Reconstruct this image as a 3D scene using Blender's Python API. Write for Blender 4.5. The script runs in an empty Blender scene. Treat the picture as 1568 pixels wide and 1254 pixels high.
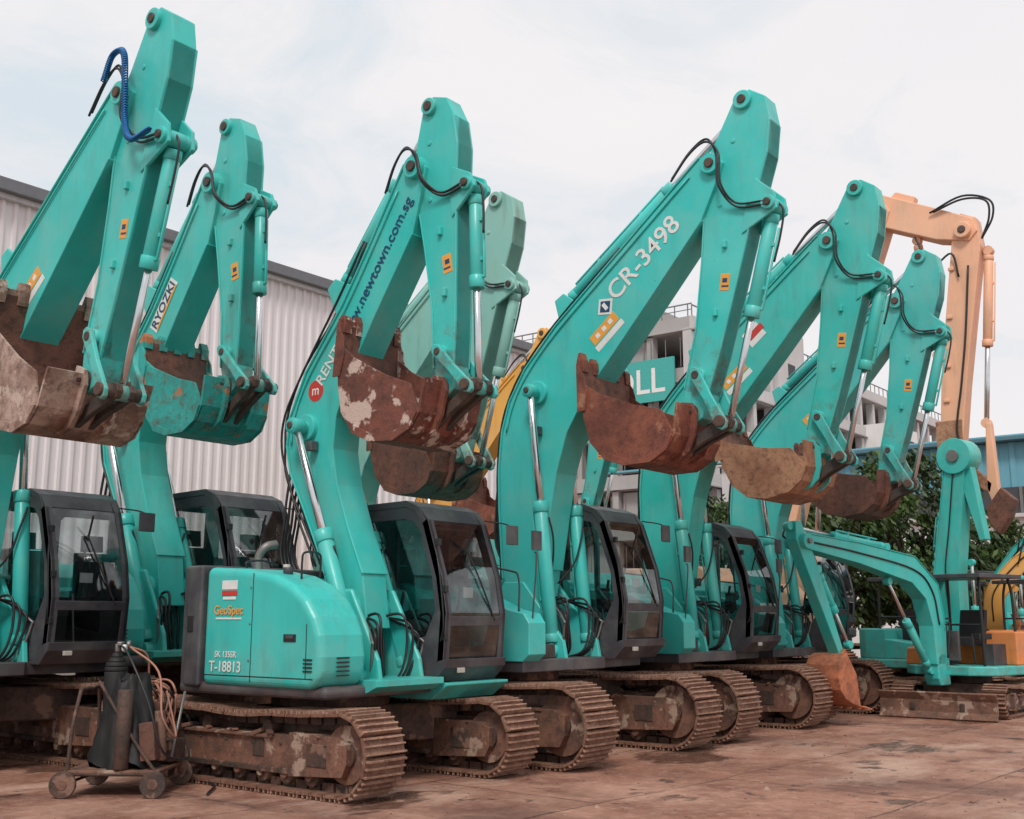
import bpy,bmesh,math,random
from mathutils import Vector,Matrix
random.seed(11)
R=math.radians
scene=bpy.context.scene
coll=scene.collection

# ------------------------------------------------------------------ materials
class M:
    def __init__(s,name):
        s.m=bpy.data.materials.new(name); s.m.use_nodes=True
        s.nt=s.m.node_tree; s.n=s.nt.nodes; s.l=s.nt.links
        s.b=s.n["Principled BSDF"]; s.out=s.n["Material Output"]
        s.tc=s.n.new("ShaderNodeTexCoord")
    def val(s,sock,v):
        if isinstance(v,bpy.types.NodeSocket): s.l.new(v,sock)
        else: sock.default_value=v
    def noise(s,scale,detail=4,rough=0.55,stretch=None,coord="Object",off=0.0):
        mp=s.n.new("ShaderNodeMapping"); s.l.new(s.tc.outputs[coord],mp.inputs[0])
        mp.inputs["Scale"].default_value=stretch or (1,1,1)
        mp.inputs["Location"].default_value=(off,off*1.7,off*.6)
        t=s.n.new("ShaderNodeTexNoise"); s.l.new(mp.outputs[0],t.inputs["Vector"])
        t.inputs["Scale"].default_value=scale; t.inputs["Detail"].default_value=detail; t.inputs["Roughness"].default_value=rough
        return t.outputs["Fac"]
    def rng(s,v,a,b,c=0.0,d=1.0):
        t=s.n.new("ShaderNodeMapRange"); s.val(t.inputs[0],v)
        for i,x in zip((1,2,3,4),(a,b,c,d)): t.inputs[i].default_value=x
        return t.outputs[0]
    def math(s,op,a,b=0.0):
        t=s.n.new("ShaderNodeMath"); t.operation=op; s.val(t.inputs[0],a); s.val(t.inputs[1],b); return t.outputs[0]
    def mix(s,f,a,b,blend="MIX"):
        t=s.n.new("ShaderNodeMix"); t.data_type="RGBA"; t.blend_type=blend
        s.val(t.inputs[0],f); s.val(t.inputs[6],a); s.val(t.inputs[7],b); return t.outputs[2]
    def sep(s,coord="Object"):
        t=s.n.new("ShaderNodeSeparateXYZ"); s.l.new(s.tc.outputs[coord],t.inputs[0]); return t.outputs
    def bump(s,h,st=0.3,dist=0.01):
        t=s.n.new("ShaderNodeBump"); t.inputs["Strength"].default_value=st; t.inputs["Distance"].default_value=dist
        s.val(t.inputs["Height"],h); s.l.new(t.outputs[0],s.b.inputs["Normal"])
    def set(s,col=None,rough=None,metal=None,spec=None):
        if col is not None: s.val(s.b.inputs["Base Color"],col)
        if rough is not None: s.val(s.b.inputs["Roughness"],rough)
        if metal is not None: s.val(s.b.inputs["Metallic"],metal)
        if spec is not None: s.val(s.b.inputs["Specular IOR Level"],spec)
        return s.m

def paint(name,c,dirt=0.35,off=0.0,rough=0.40,fade=None,worn=False,coat=.18):
    k=M(name)
    c2=tuple(min(1,x*0.84) for x in c[:3])+(1,)
    c3=fade or (min(1,c[0]*1.06+0.06),min(1,c[1]*1.04+0.03),min(1,c[2]*1.04+0.035),1)
    n1=k.noise(0.9,5,off=off)
    col=k.mix(k.rng(n1,.35,.7),c2,c3); col=k.mix(0.45,col,c)
    st=k.noise(5,6,.65,(1,1,.18),off=off+3)
    big=k.noise(.8,3,off=off+9)
    f=k.math("MULTIPLY",k.rng(st,.5,.78),k.rng(big,.4,.66,0.15,1))
    col=k.mix(k.math("MULTIPLY",f,dirt*1.4),col,(.10,.095,.075,1))
    dust=k.noise(2.0,6,.6,off=off+40); col=k.mix(k.rng(dust,.45,.75,0,.22),col,(.38,.42,.38,1))
    chips=k.noise(34,5,.7,off=off+5); reg=k.noise(1.7,3,off=off+6)
    cf=k.math("MULTIPLY",k.rng(chips,.66,.69),k.rng(reg,.5,.6))
    col=k.mix(cf,col,(.10,.045,.025,1))
    z=k.sep()[2]
    mud=k.math("MULTIPLY",k.rng(z,1.4,.75),k.rng(k.noise(6,5,off=off+2),.4,.75))
    col=k.mix(k.math("MULTIPLY",mud,.6),col,(.17,.10,.065,1))
    if worn:
        wz=k.rng(z,5.2,3.9,0,.95); wn=k.noise(4.5,8,.72,off=off+13)
        wf=k.rng(k.math("ADD",wn,k.math("MULTIPLY",wz,.22)),.63,.76)
        wf=k.math("MULTIPLY",wf,k.rng(z,5.3,4.4,0,1))
        col=k.mix(k.math("MULTIPLY",wf,.65),col,k.mix(k.rng(k.noise(11,5,off=off),.4,.6),(.09,.085,.07,1),(.22,.20,.17,1)))
    k.bump(k.noise(3.5,2,off=off),.12,.02)
    k.b.inputs["Coat Weight"].default_value=coat; k.b.inputs["Coat Roughness"].default_value=.22
    return k.set(col,k.rng(k.noise(7,4,off=off),.3,.75,rough-.08,rough+.22))

PC=[((.026,.545,.495,1),.32,0),((.028,.51,.455,1),.44,21),((.032,.575,.53,1),.28,43),((.036,.49,.455,1),.5,67)]
teal=[paint("paint_teal_%s"%"abcd"[i],*p) for i,p in enumerate(PC)]
stickm={teal[i]:paint("paint_teal_worn_%s"%"abcd"[i],*p,worn=True) for i,p in enumerate(PC)}
teal_faded=paint("paint_teal_faded",(.24,.56,.49,1),.5,88,.5)
stickm[teal_faded]=paint("paint_teal_faded_worn",(.27,.56,.49,1),.55,90,.55,worn=True)
yellow=paint("paint_yellow",(.85,.42,.07,1),.35,12)
orange=paint("paint_salmon_orange",(.86,.47,.29,1),.32,31,.5,coat=.05)
orange2=paint("paint_machine_orange",(.80,.26,.06,1),.3,37)
dark_paint=paint("paint_charcoal",(.050,.047,.058,1),.1,5,.45,fade=(.075,.072,.082,1),coat=.08)

def rusty(name,a,b,c,patch=None,off=0.0,sc1=1.0,wf=.55):
    k=M(name)
    n=k.noise(2.2*sc1,8,.65,off=off); m=k.noise(9*sc1,8,.7,off=off+4)
    col=k.mix(k.rng(n,.4,.62),a,b); col=k.mix(k.math("MULTIPLY",k.rng(m,.48,.7),.85),col,c)
    if patch:
        p=k.noise(3.2,7,.6,off=off+11); col=k.mix(k.rng(p,wf,wf+.04),col,patch)
    sp=k.noise(60,3,.6,off=off); col=k.mix(k.rng(sp,.55,.8,0,.5),col,(.03,.018,.012,1))
    k.bump(k.math("ADD",m,k.math("MULTIPLY",sp,.4)),.6,.02)
    return k.set(col,k.rng(m,.3,.7,.5,.85))
rust_red=rusty("rust_red_bucket",(.27,.085,.05,1),(.15,.045,.03,1),(.07,.03,.024,1),(.36,.16,.10,1),0,wf=.6)
rust_white=rusty("rust_worn_bucket",(.22,.07,.045,1),(.13,.05,.035,1),(.055,.027,.022,1),(.58,.44,.38,1),7,wf=.53)
rust_dust=rusty("rust_dusty_bucket",(.46,.24,.14,1),(.30,.13,.07,1),(.12,.055,.035,1),None,15)
rust_grey=rusty("worn_grey_bucket",(.46,.33,.27,1),(.19,.10,.07,1),(.08,.05,.04,1),(.52,.41,.35,1),25,wf=.56)
rust_teal=rusty("worn_teal_bucket",(.03,.42,.38,1),(.02,.29,.26,1),(.14,.055,.03,1),(.48,.18,.08,1),33,wf=.57)
rust_in=rusty("rust_bucket_interior",(.19,.075,.048,1),(.10,.045,.033,1),(.045,.024,.02,1),None,51)
track_m=rusty("track_steel_rust",(.19,.085,.055,1),(.29,.165,.11,1),(.07,.038,.028,1),None,3,2.5)
track_edge=rusty("track_grouser_worn",(.42,.25,.18,1),(.27,.145,.095,1),(.12,.06,.042,1),None,8,2.5)
frame_m=rusty("undercarriage_grime",(.055,.037,.03,1),(.11,.055,.038,1),(.024,.019,.017,1),(.21,.12,.085,1),13,1.3,wf=.57)
frame_l=rusty("undercarriage_mud",(.22,.105,.068,1),(.11,.057,.04,1),(.055,.034,.028,1),(.36,.25,.19,1),19,1.3,wf=.56)
grease=rusty("greasy_steel",(.055,.048,.044,1),(.11,.065,.047,1),(.028,.022,.02,1),None,23)

def simple(name,c,rough=.5,metal=0.0,nz=0.15):
    k=M(name); n=k.noise(8,4)
    col=k.mix(k.rng(n,.3,.7,0,1),c,tuple(x*(1-nz) for x in c[:3])+(1,))
    return k.set(col,rough,metal)
rubber=simple("black_rubber_hose",(.020,.020,.022,1),.45)
chrome=simple("chrome_rod",(.70,.70,.71,1),.2,1.0)
steel=simple("grey_steel",(.24,.23,.22,1),.5,.6)
white_dec=simple("white_vinyl",(.80,.80,.78,1),.5)
yel_dec=simple("orange_label",(.85,.38,.06,1),.5)
red_dec=simple("red_label",(.60,.05,.04,1),.5)
navy_dec=simple("navy_vinyl",(.01,.06,.15,1),.5)
blue_hose=simple("blue_coil_hose",(.01,.15,.42,1),.35)
amber=simple("amber_beacon",(.75,.12,.01,1),.3)
black_in=simple("cab_interior",(.026,.026,.029,1),.7)
black_tarp=simple("black_tarp",(.010,.009,.010,1),.65,0,.5)
seat_m=simple("seat_fabric",(.075,.07,.075,1),.85)
cream=simple("cream_plastic",(.5,.47,.42,1),.6)
hose_or=simple("orange_welding_hose",(.42,.19,.13,1),.6)
def glassm():
    k=M("cab_glass"); n=k.n
    tr=n.new("ShaderNodeBsdfTransparent"); tr.inputs[0].default_value=(.74,.80,.80,1)
    gl=n.new("ShaderNodeBsdfGlossy"); gl.inputs["Roughness"].default_value=.03; gl.inputs[0].default_value=(.9,.95,.95,1)
    lw=n.new("ShaderNodeFresnel"); lw.inputs[0].default_value=1.55
    f=k.math("ADD",lw.outputs[0],k.rng(k.noise(3,4),.4,.75,.03,.16))
    mx=n.new("ShaderNodeMixShader"); k.l.new(f,mx.inputs[0]); k.l.new(tr.outputs[0],mx.inputs[1]); k.l.new(gl.outputs[0],mx.inputs[2])
    k.l.new(mx.outputs[0],k.out.inputs[0]); return k.m
glass=glassm()

# ------------------------------------------------------------------ mesh helpers
def V(x,a,z): return Vector((x,-a,z))
def c2(p): return (p.real,p.imag) if isinstance(p,complex) else p
def catmull(pts,n=6):
    P=[Vector(p) for p in pts]; P=[P[0]*2-P[1]]+P+[P[-1]*2-P[-2]]; o=[]
    for i in range(1,len(P)-2):
        for k in range(n):
            t=k/n; a,b,c,d=P[i-1],P[i],P[i+1],P[i+2]
            o.append(.5*((2*b)+(c-a)*t+(2*a-5*b+4*c-d)*t*t+(-a+3*b-3*c+d)*t**3))
    o.append(P[-2]); return o
class Part:
    def __init__(s,name,parent,bevel=0.012,seg=2):
        s.name=name; s.parent=parent; s.bm=bmesh.new(); s.mats=[]; s.bevel=bevel; s.seg=seg
    def mi(s,m):
        if m not in s.mats: s.mats.append(m)
        return s.mats.index(m)
    def face(s,vs,m,smooth=False):
        try: f=s.bm.faces.new(vs)
        except ValueError: return
        f.material_index=s.mi(m); f.smooth=smooth
    def prism(s,poly,x0,x1,m):
        poly=[c2(p) for p in poly]
        A=[s.bm.verts.new(V(x0,a,z)) for a,z in poly]; B=[s.bm.verts.new(V(x1,a,z)) for a,z in poly]
        s.face(A,m); s.face(B[::-1],m); n=len(A)
        for i in range(n): s.face([A[i],B[i],B[(i+1)%n],A[(i+1)%n]],m)
    def slab(s,poly,z0,z1,m,top=None):
        A=[s.bm.verts.new(V(x,a,z0)) for x,a in poly]; B=[s.bm.verts.new(V(x,a,z1)) for x,a in (top or poly)]
        s.face(A,m); s.face(B[::-1],m); n=len(A)
        for i in range(n): s.face([A[i],B[i],B[(i+1)%n],A[(i+1)%n]],m)
    def box(s,c,sz,m,ang=0.0,rz=0.0):
        hx,ha,hz=[q/2 for q in sz]; vs=[]
        for x in (-hx,hx):
            for a in (-ha,ha):
                for z in (-hz,hz):
                    aa=a*math.cos(ang)-z*math.sin(ang); zz=a*math.sin(ang)+z*math.cos(ang)
                    xx=x*math.cos(rz)-aa*math.sin(rz); aa=x*math.sin(rz)+aa*math.cos(rz)
                    vs.append(s.bm.verts.new(V(c[0]+xx,c[1]+aa,c[2]+zz)))
        for q in ((0,1,3,2),(4,6,7,5),(0,4,5,1),(2,3,7,6),(0,2,6,4),(1,5,7,3)): s.face([vs[i] for i in q],m)
    def cyl(s,p0,p1,r,m,r2=None,seg=16):
        a=V(*p0); b=V(*p1); d=(b-a).normalized(); u=d.orthogonal().normalized(); w=d.cross(u); r2=r if r2 is None else r2
        A=[];B=[]
        for i in range(seg):
            t=2*math.pi*i/seg; o=u*math.cos(t)+w*math.sin(t)
            A.append(s.bm.verts.new(a+o*r)); B.append(s.bm.verts.new(b+o*r2))
        s.face(A,m); s.face(B[::-1],m)
        for i in range(seg): s.face([A[i],B[i],B[(i+1)%seg],A[(i+1)%seg]],m,True)
    def tube(s,pts,r,m,seg=8,n=6,raw=False):
        P=catmull([V(*p) for p in pts],n) if not raw else [V(*p) for p in pts]
        u=None; prev=None
        for i,p in enumerate(P):
            d=(P[min(i+1,len(P)-1)]-P[max(i-1,0)]).normalized()
            u=d.orthogonal().normalized() if u is None else (u-d*u.dot(d)).normalized()
            w=d.cross(u); ring=[s.bm.verts.new(p+(u*math.cos(2*math.pi*k/seg)+w*math.sin(2*math.pi*k/seg))*r) for k in range(seg)]
            if prev:
                for k in range(seg): s.face([prev[k],ring[k],ring[(k+1)%seg],prev[(k+1)%seg]],m,True)
            else: s.face(ring,m)
            prev=ring
        s.face(prev[::-1],m)
    def ring(s,outer,inner,x0,x1,m):
        n=len(outer); O0,O1,I0,I1=[[s.bm.verts.new(V(x,*c2(p))) for p in L] for L,x in ((outer,x0),(outer,x1),(inner,x0),(inner,x1))]
        for i in range(n):
            j=(i+1)%n
            s.face([O0[i],O0[j],I0[j],I0[i]],m); s.face([O1[i],I1[i],I1[j],O1[j]],m)
            s.face([O0[i],O1[i],O1[j],O0[j]],m); s.face([I0[i],I0[j],I1[j],I1[i]],m)
    def strip(s,line,th,x0,x1,m):
        L=[Vector(c2(p)) for p in line]; off=[]
        for i,p in enumerate(L):
            d=(L[min(i+1,len(L)-1)]-L[max(i-1,0)]).normalized(); off.append(p+Vector((-d.y,d.x))*th)
        n=len(L)
        A=[s.bm.verts.new(V(x0,p.x,p.y)) for p in L]; B=[s.bm.verts.new(V(x1,p.x,p.y)) for p in L]
        C=[s.bm.verts.new(V(x0,p.x,p.y)) for p in off]; D=[s.bm.verts.new(V(x1,p.x,p.y)) for p in off]
        for i in range(n-1):
            j=i+1
            s.face([A[i],A[j],B[j],B[i]],m); s.face([C[i],D[i],D[j],C[j]],m)
            s.face([A[i],C[i],C[j],A[j]],m); s.face([B[i],B[j],D[j],D[i]],m)
        s.face([A[0],B[0],D[0],C[0]],m); s.face([A[-1],C[-1],D[-1],B[-1]],m)
    def done(s,loc=(0,0,0)):
        bmesh.ops.recalc_face_normals(s.bm,faces=s.bm.faces)
        me=bpy.data.meshes.new(s.name); s.bm.to_mesh(me); s.bm.free()
        for m in s.mats: me.materials.append(m)
        o=bpy.data.objects.new(s.name,me); coll.objects.link(o)
        if s.parent: o.parent=s.parent
        o.location=loc
        if s.bevel:
            b=o.modifiers.new("bevel","BEVEL"); b.width=s.bevel; b.segments=s.seg; b.limit_method="ANGLE"; b.angle_limit=R(38); b.harden_normals=False
            b.use_clamp_overlap=True
        return o
def empty(name,loc,rz=0.0,s=1.0,parent=None):
    e=bpy.data.objects.new(name,None); coll.objects.link(e); e.location=loc; e.rotation_euler=(0,0,rz); e.scale=(s,s,s); e.empty_display_size=.3
    if parent: e.parent=parent
    return e
def text(name,parent,body,x,a,z,ang,size,m,facing="side"):
    cu=bpy.data.curves.new(name,"FONT"); cu.body=body; cu.size=size; cu.extrude=.001; cu.offset=size*.012
    cu.align_x="CENTER"; cu.align_y="CENTER"; cu.materials.append(m)
    o=bpy.data.objects.new(name,cu); coll.objects.link(o); o.parent=parent
    c,s_=math.cos(ang),math.sin(ang)
    mt=Matrix(((0,0,-1),(-c,s_,0),(s_,c,0)))
    o.matrix_local=Matrix.Translation(V(x,a,z))@mt.to_4x4()
    return o
def ph(z): return math.atan2(z.imag,z.real)

# ------------------------------------------------------------------ tracks
def track(root,xc,hl,Rr,w,fm,side):
    p=Part("track",root,0)
    fa=hl-Rr; r=Rr-.05; top=Rr*2-.05
    path=[]
    def add(a,z): path.append(Vector((a,z)))
    n=40
    for i in range(n): t=i/n; add(-fa+2*fa*t,.05)
    for i in range(20): t=-math.pi/2+math.pi*i/20; add(fa+r*math.cos(t),Rr+r*math.sin(t))
    for i in range(n): t=i/n; add(fa-2*fa*t,top-.045*math.sin(math.pi*t)**2-.015*abs(math.sin(3*math.pi*t)))
    for i in range(20): t=math.pi/2+math.pi*i/20; add(-fa+r*math.cos(t),Rr+r*math.sin(t))
    path.append(path[0].copy())
    L=[0]
    for i in range(1,len(path)): L.append(L[-1]+(path[i]-path[i-1]).length)
    tot=L[-1]; N=int(tot/.178); pitch=tot/N
    def at(d):
        d%=tot
        for i in range(1,len(L)):
            if L[i]>=d: t=(d-L[i-1])/max(1e-6,L[i]-L[i-1]); return path[i-1].lerp(path[i],t)
    off=random.random()*pitch
    for k in range(N):
        d=k*pitch+off; q=at(d); e=(at(d+.05)-at(d-.05)).normalized(); ang=math.atan2(e.y,e.x)+random.uniform(-.025,.025)
        nx,nz=math.sin(ang),-math.cos(ang); dx=random.uniform(-.004,.004)
        p.box((xc+dx,q.x,q.y),(w,pitch*.93,.026),track_m,ang)
        for t in (-.40,0.0,.36):
            p.box((xc+dx,q.x+e.x*pitch*t+nx*.028,q.y+e.y*pitch*t+nz*.028),(w-.01,.016,.032),track_edge,ang)
        p.box((xc,q.x-nx*.05,q.y-nz*.05),(.2,pitch*.8,.075),frame_m,ang)
    p.done()
    f=Part("track_frame",root,.012)
    z0,z1=Rr*.58,Rr*1.33
    f.prism([(-fa*.92,z0),(fa*.62,z0),(fa*.72,z0+.05),(fa*.72,z1-.06),(fa*.6,z1),(-fa*.85,z1),(-fa*.95,z1-.1)],xc-w*.36,xc+w*.36,fm)
    f.prism([(fa*.52,z0-.06),(fa*1.02,z0-.02),(fa*1.06,Rr*.8),(fa*1.06,Rr*1.25),(fa*.98,z1+.02),(fa*.52,z1+.03)],xc-w*.42,xc+w*.42,fm)
    f.box((xc,fa*.79,Rr*.95),(w*.88,.26,.20),frame_m)
    f.box((xc,-fa*.1,z0-.02),(w*.8,fa*1.3,.05),frame_m)
    f.box((xc,fa*.2,Rr),(w*.76,.16,.16),frame_m)
    for i in range(5):
        a=-fa*.7+fa*.28*i; f.cyl((xc-w*.385,a,z1-.08),(xc+w*.385,a,z1-.08),.018,frame_m,seg=8)
    # clods of mud lying on the frame
    for i in range(26):
        a=random.uniform(-fa*.85,fa*.95); sz=random.uniform(.02,.07)
        f.box((xc+random.choice((-1,1))*w*.40,a,z1+.015),(.06,sz*1.6,sz*.6),fm,random.uniform(-.5,.5),random.uniform(-.6,.6))
    for sx in (-1,1):
        x0=xc+sx*w*.36; x1=xc+sx*w*.43
        f.box(((x0+x1)/2,-fa*.2,z1-.02),(w*.09,fa*1.1,.03),fm)
    f.cyl((xc-w*.25,fa,Rr),(xc+w*.25,fa,Rr),r-.09,fm,seg=28); f.cyl((xc-w*.32,fa,Rr),(xc+w*.32,fa,Rr),.13,frame_m)
    f.cyl((xc-w*.15,-fa,Rr),(xc+w*.15,-fa,Rr),r-.06,frame_m,seg=28)
    f.cyl((xc-w*.36,-fa,Rr),(xc+w*.36,-fa,Rr),r*.62,fm,seg=24); f.cyl((xc-w*.4,-fa,Rr),(xc+w*.4,-fa,Rr),r*.35,frame_m,seg=20)
    for i in range(10):
        t=2*math.pi*i/10; f.cyl((xc-w*.38,-fa+math.cos(t)*r*.5,Rr+math.sin(t)*r*.5),(xc+w*.38,-fa+math.cos(t)*r*.5,Rr+math.sin(t)*r*.5),.022,steel,seg=6)
    nr=7
    for i in range(nr):
        a=-fa*.74+fa*1.44*i/(nr-1); f.cyl((xc-w*.3,a,.185),(xc+w*.3,a,.185),.095,frame_m,seg=14); f.cyl((xc-w*.37,a,.185),(xc+w*.37,a,.185),.045,fm,seg=10)
    for a in (-fa*.4,fa*.25): f.cyl((xc-w*.3,a,top-.16),(xc+w*.3,a,top-.16),.07,frame_m,seg=12)
    f.done()

# ------------------------------------------------------------------ cab
def cab(root,x0,x1,z0,da,pt,beacon=False,s=1.0,strip_col=None):
    Z=lambda L:[(a*s+da,z0+z*s) for a,z in L]
    outer=Z([(-.3,0),(1.33,0),(1.46,.15),(1.5,.7),(1.43,1.1),(1.22,1.70),(1.10,1.84),(.9,1.9),(-.08,1.88),(-.26,1.8),(-.3,1.6),(-.3,.7)])
    inner=Z([(.12,.66),(.92,.40),(1.20,.45),(1.34,.72),(1.29,1.07),(1.10,1.58),(1.00,1.69),(.86,1.72),(.0,1.71),(-.11,1.66),(-.15,1.54),(-.15,.9)])
    p=Part("cab_frame",root,.022,3)
    p.ring(outer,inner,x0,x0+.05,dark_paint)
    inner2=Z([(.0,.42),(1.0,.30),(1.22,.36),(1.34,.72),(1.29,1.07),(1.10,1.58),(1.00,1.69),(.86,1.72),(.0,1.71),(-.11,1.66),(-.15,1.54),(-.15,.7)])
    p.ring(outer,inner2,x1-.05,x1,dark_paint)
    fr=Z([(1.33,0.02),(1.46,.15),(1.5,.7),(1.43,1.1),(1.22,1.70),(1.12,1.82)])
    p.strip(fr,.09*s,x0,x0+.09,dark_paint); p.strip(fr,.09*s,x1-.09,x1,dark_paint)
    p.strip(Z([(1.20,1.70),(1.09,1.85),(.9,1.925),(-.08,1.905),(-.27,1.82)]),.07,x0-.015,x1+.015,dark_paint)
    p.strip(Z([(1.12,1.62),(1.04,1.78),(.88,1.84),(-.1,1.83)]),.03,x0+.06,x1-.06,black_in)
    p.prism(Z([(-.3,-.02),(1.34,-.02),(1.49,.13),(1.51,.22),(1.40,.2),(1.25,.1),(-.3,.1)]),x0-.004,x1+.004,dark_paint)
    p.strip(Z([(1.49,.56),(1.505,.66)]),.06,x0+.05,x1-.05,dark_paint)
    p.prism(Z([(-.3,.1),(-.24,.1),(-.24,.8),(-.3,.8)]),x0+.04,x1-.04,dark_paint)
    p.prism(Z([(-.3,.8),(-.22,.8),(-.2,1.8),(-.28,1.8)]),x0+.03,x0+.12,dark_paint)
    p.prism(Z([(-.3,.8),(-.22,.8),(-.2,1.8),(-.28,1.8)]),x1-.12,x1-.03,dark_paint)
    p.box((x1+.01,.45*s+da,z0+.9*s),(.05,.07,1.5*s),dark_paint)
    for i in range(5): p.box((x0-.004,(.35)*s+da,z0+(.18+i*.045)*s),(.012,.5*s,.014),black_in)
    p.done()
    g=Part("cab_glass",root,0)
    def quadpoly(L,x):
        vs=[g.bm.verts.new(V(x,a,z)) for a,z in L]; g.face(vs,glass)
    quadpoly(inner,x0+.025); quadpoly(inner2,x1-.025)
    fg=Z([(1.44,.2),(1.485,.55),(1.49,.70),(1.42,1.1),(1.215,1.69)])
    pv=None
    for a,z in fg:
        c=[g.bm.verts.new(V(x0+.07,a,z)),g.bm.verts.new(V(x1-.07,a,z))]
        if pv: g.face([pv[0],pv[1],c[1],c[0]],glass)
        pv=c
    L=Z([(-.27,.8),(-.25,1.8)]); g.face([g.bm.verts.new(V(x,a,z)) for x,(a,z) in ((x0+.1,L[0]),(x1-.1,L[0]),(x1-.1,L[1]),(x0+.1,L[1]))],glass)
    g.done()
    q=Part("cab_interior",root,.03,2)
    xm=(x0+x1)/2
    q.prism(Z([(.0,.05),(.6,.05),(.62,.5),(.0,.5)]),xm-.24,xm+.24,black_in)
    q.prism(Z([(.02,.5),(.62,.5),(.64,.62),(.05,.64)]),xm-.25,xm+.25,seat_m)
    q.prism(Z([(-.06,.6),(.12,.6),(.02,1.28),(-.1,1.28)]),xm-.22,xm+.22,seat_m)
    q.prism(Z([(-.1,1.3),(.0,1.3),(-.02,1.5),(-.1,1.5)]),xm-.13,xm+.13,seat_m)
    for sx in (-1,1):
        q.prism(Z([(.1,.55),(.75,.55),(.8,.72),(.1,.74)]),xm+sx*.34-.07,xm+sx*.34+.07,black_in)
        q.cyl((xm+sx*.34,.68*s+da,z0+.7*s),(xm+sx*.33,.74*s+da,z0+.98*s),.02,black_in,seg=8)
        q.cyl((xm+sx*.12,1.0*s+da,z0+.1*s),(xm+sx*.12,.9*s+da,z0+.75*s),.014,steel,seg=6)
    q.box((x0+.16,1.08*s+da,z0+.72*s),(.16,.1,.26*s),black_in)
    q.box((xm-.02,1.39*s+da,z0+.92*s),(.16,.01,.11),white_dec)
    for i,(a_,z_) in enumerate(((.25,1.2),(.42,1.08),(.42,.92),(.25,.92),(.58,1.02))): q.box((x0+.045,a_*s+da,z0+z_*s),(.006,.14,.12),white_dec if i%2==0 else cream)
    q.box((xm,.5*s+da,z0+.04),(x1-x0-.12,1.5*s,.04),black_in)
    q.done()
    d=Part("cab_fittings",root,.004,1)
    d.tube([(xm+.3,1.5*s+da,z0+.62*s),(xm+.1,1.46*s+da,z0+1.05*s),(xm-.02,1.36*s+da,z0+1.40*s)],.011,rubber,6)
    d.box((xm-.0,1.345*s+da,z0+1.38*s),(.02,.02,.5*s),rubber,-.3)
    d.tube([(x0-.0,1.42*s+da,z0+.4*s),(x0-.04,1.5*s+da,z0+.6*s),(x0-.04,1.44*s+da,z0+1.1*s),(x0-.0,1.36*s+da,z0+1.3*s)],.010,rubber,6)
    d.tube([(x1-.02,1.2*s+da,z0+1.75*s),(x1+.14,1.36*s+da,z0+1.72*s),(x1+.22,1.42*s+da,z0+1.68*s)],.010,rubber,6)
    d.slab([(x1+.22+.11*math.cos(t),1.42*s+da+.03*math.sin(t)) for t in [i*math.pi/5 for i in range(10)]],z0+1.48*s,z0+1.70*s,dark_paint)
    d.box((x1+.22,1.385*s+da,z0+1.59*s),(.13,.008,.16),chrome)
    d.box((x0-.012,.05*s+da,z0+.07*s),(.01,.14,.09),white_dec)
    d.box((xm-.25,1.5*s+da,z0+.1*s),(.1,.03,.05),cream)
    for zz in (.45,.95,1.45): d.box((x0+.02,1.485*s+da-(.12 if zz>1 else .02),z0+zz*s),(.05,.05,.07),rubber)
    if beacon:
        d.cyl((x0+.2,.0+da,z0+1.93*s),(x0+.2,.0+da,z0+1.97*s),.055,rubber); d.cyl((x0+.2,.0+da,z0+1.97*s),(x0+.2,.0+da,z0+2.06*s),.045,amber,r2=.03)
    if strip_col: d.prism(Z([(-.3,-.2),(1.3,-.2),(1.52,-.05),(1.52,-.025),(-.3,-.025)]),x0,x1+.02,strip_col)
    d.done()

# ------------------------------------------------------------------ front (boom, stick, bucket)
B200=dict(back=[.15+1.7j,.05+2.1j,-.01+3.0j,-.02+3.5j,.03+4.0j,.15+4.38j,.40+4.78j,.9+5.29j,1.9+6.10j,2.85+6.87j,3.04+7.02j],
          front=[3.14+7.06j,3.26+7.02j,3.33+6.9j,3.28+6.76j,3.03+6.25j,2.3+5.42j,1.69+4.74j,1.36+4.38j,1.05+3.9j,.88+3.4j,.78+2.9j,.66+2.2j,.58+1.7j],
          foot=.35+1.85j,pivot=3.19+6.9j,hinge=2.78+3.96j,att=.62+4.45j,base=.95+1.22j,acb=.95+5.62j,bw=.20,
          lab=2.05+5.75j,ang=R(39.5))
BSR=dict(back=[.2+1.5j,.0+2.2j,-.30+2.75j,-.56+3.2j,-.63+3.5j,-.60+3.82j,-.36+4.3j,.19+4.98j,.6+5.6j,.95+6.16j,1.10+6.40j],
         front=[1.20+6.46j,1.33+6.43j,1.39+6.30j,1.36+6.15j,1.22+5.6j,.68+4.78j,.32+4.2j,.13+3.75j,.10+3.4j,.18+3.0j,.38+2.5j,.6+2.05j,.68+1.5j],
         foot=.45+1.7j,pivot=1.25+6.32j,hinge=1.63+3.89j,att=-.30+3.67j,base=.78+1.02j,acb=.02+5.22j,bw=.17,
         lab=.5+5.05j,ang=R(57))
STK=[3.5+7.70j,3.68+7.74j,3.88+7.60j,3.93+7.3j,3.88+6.9j,3.72+6.42j,3.58+5.9j,3.43+5.4j,3.18+4.6j,3.02+4.15j,2.93+3.88j,2.80+3.82j,2.68+3.90j,2.70+4.25j,2.88+4.96j,2.98+5.74j,3.03+6.3j,3.06+6.72j,3.08+6.98j,3.22+7.2j]
P200,H200=3.19+6.9j,2.78+3.96j
def rot(p,c,ang,s=1.0): return c+(p-c)*complex(math.cos(ang),math.sin(ang))*s
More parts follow.
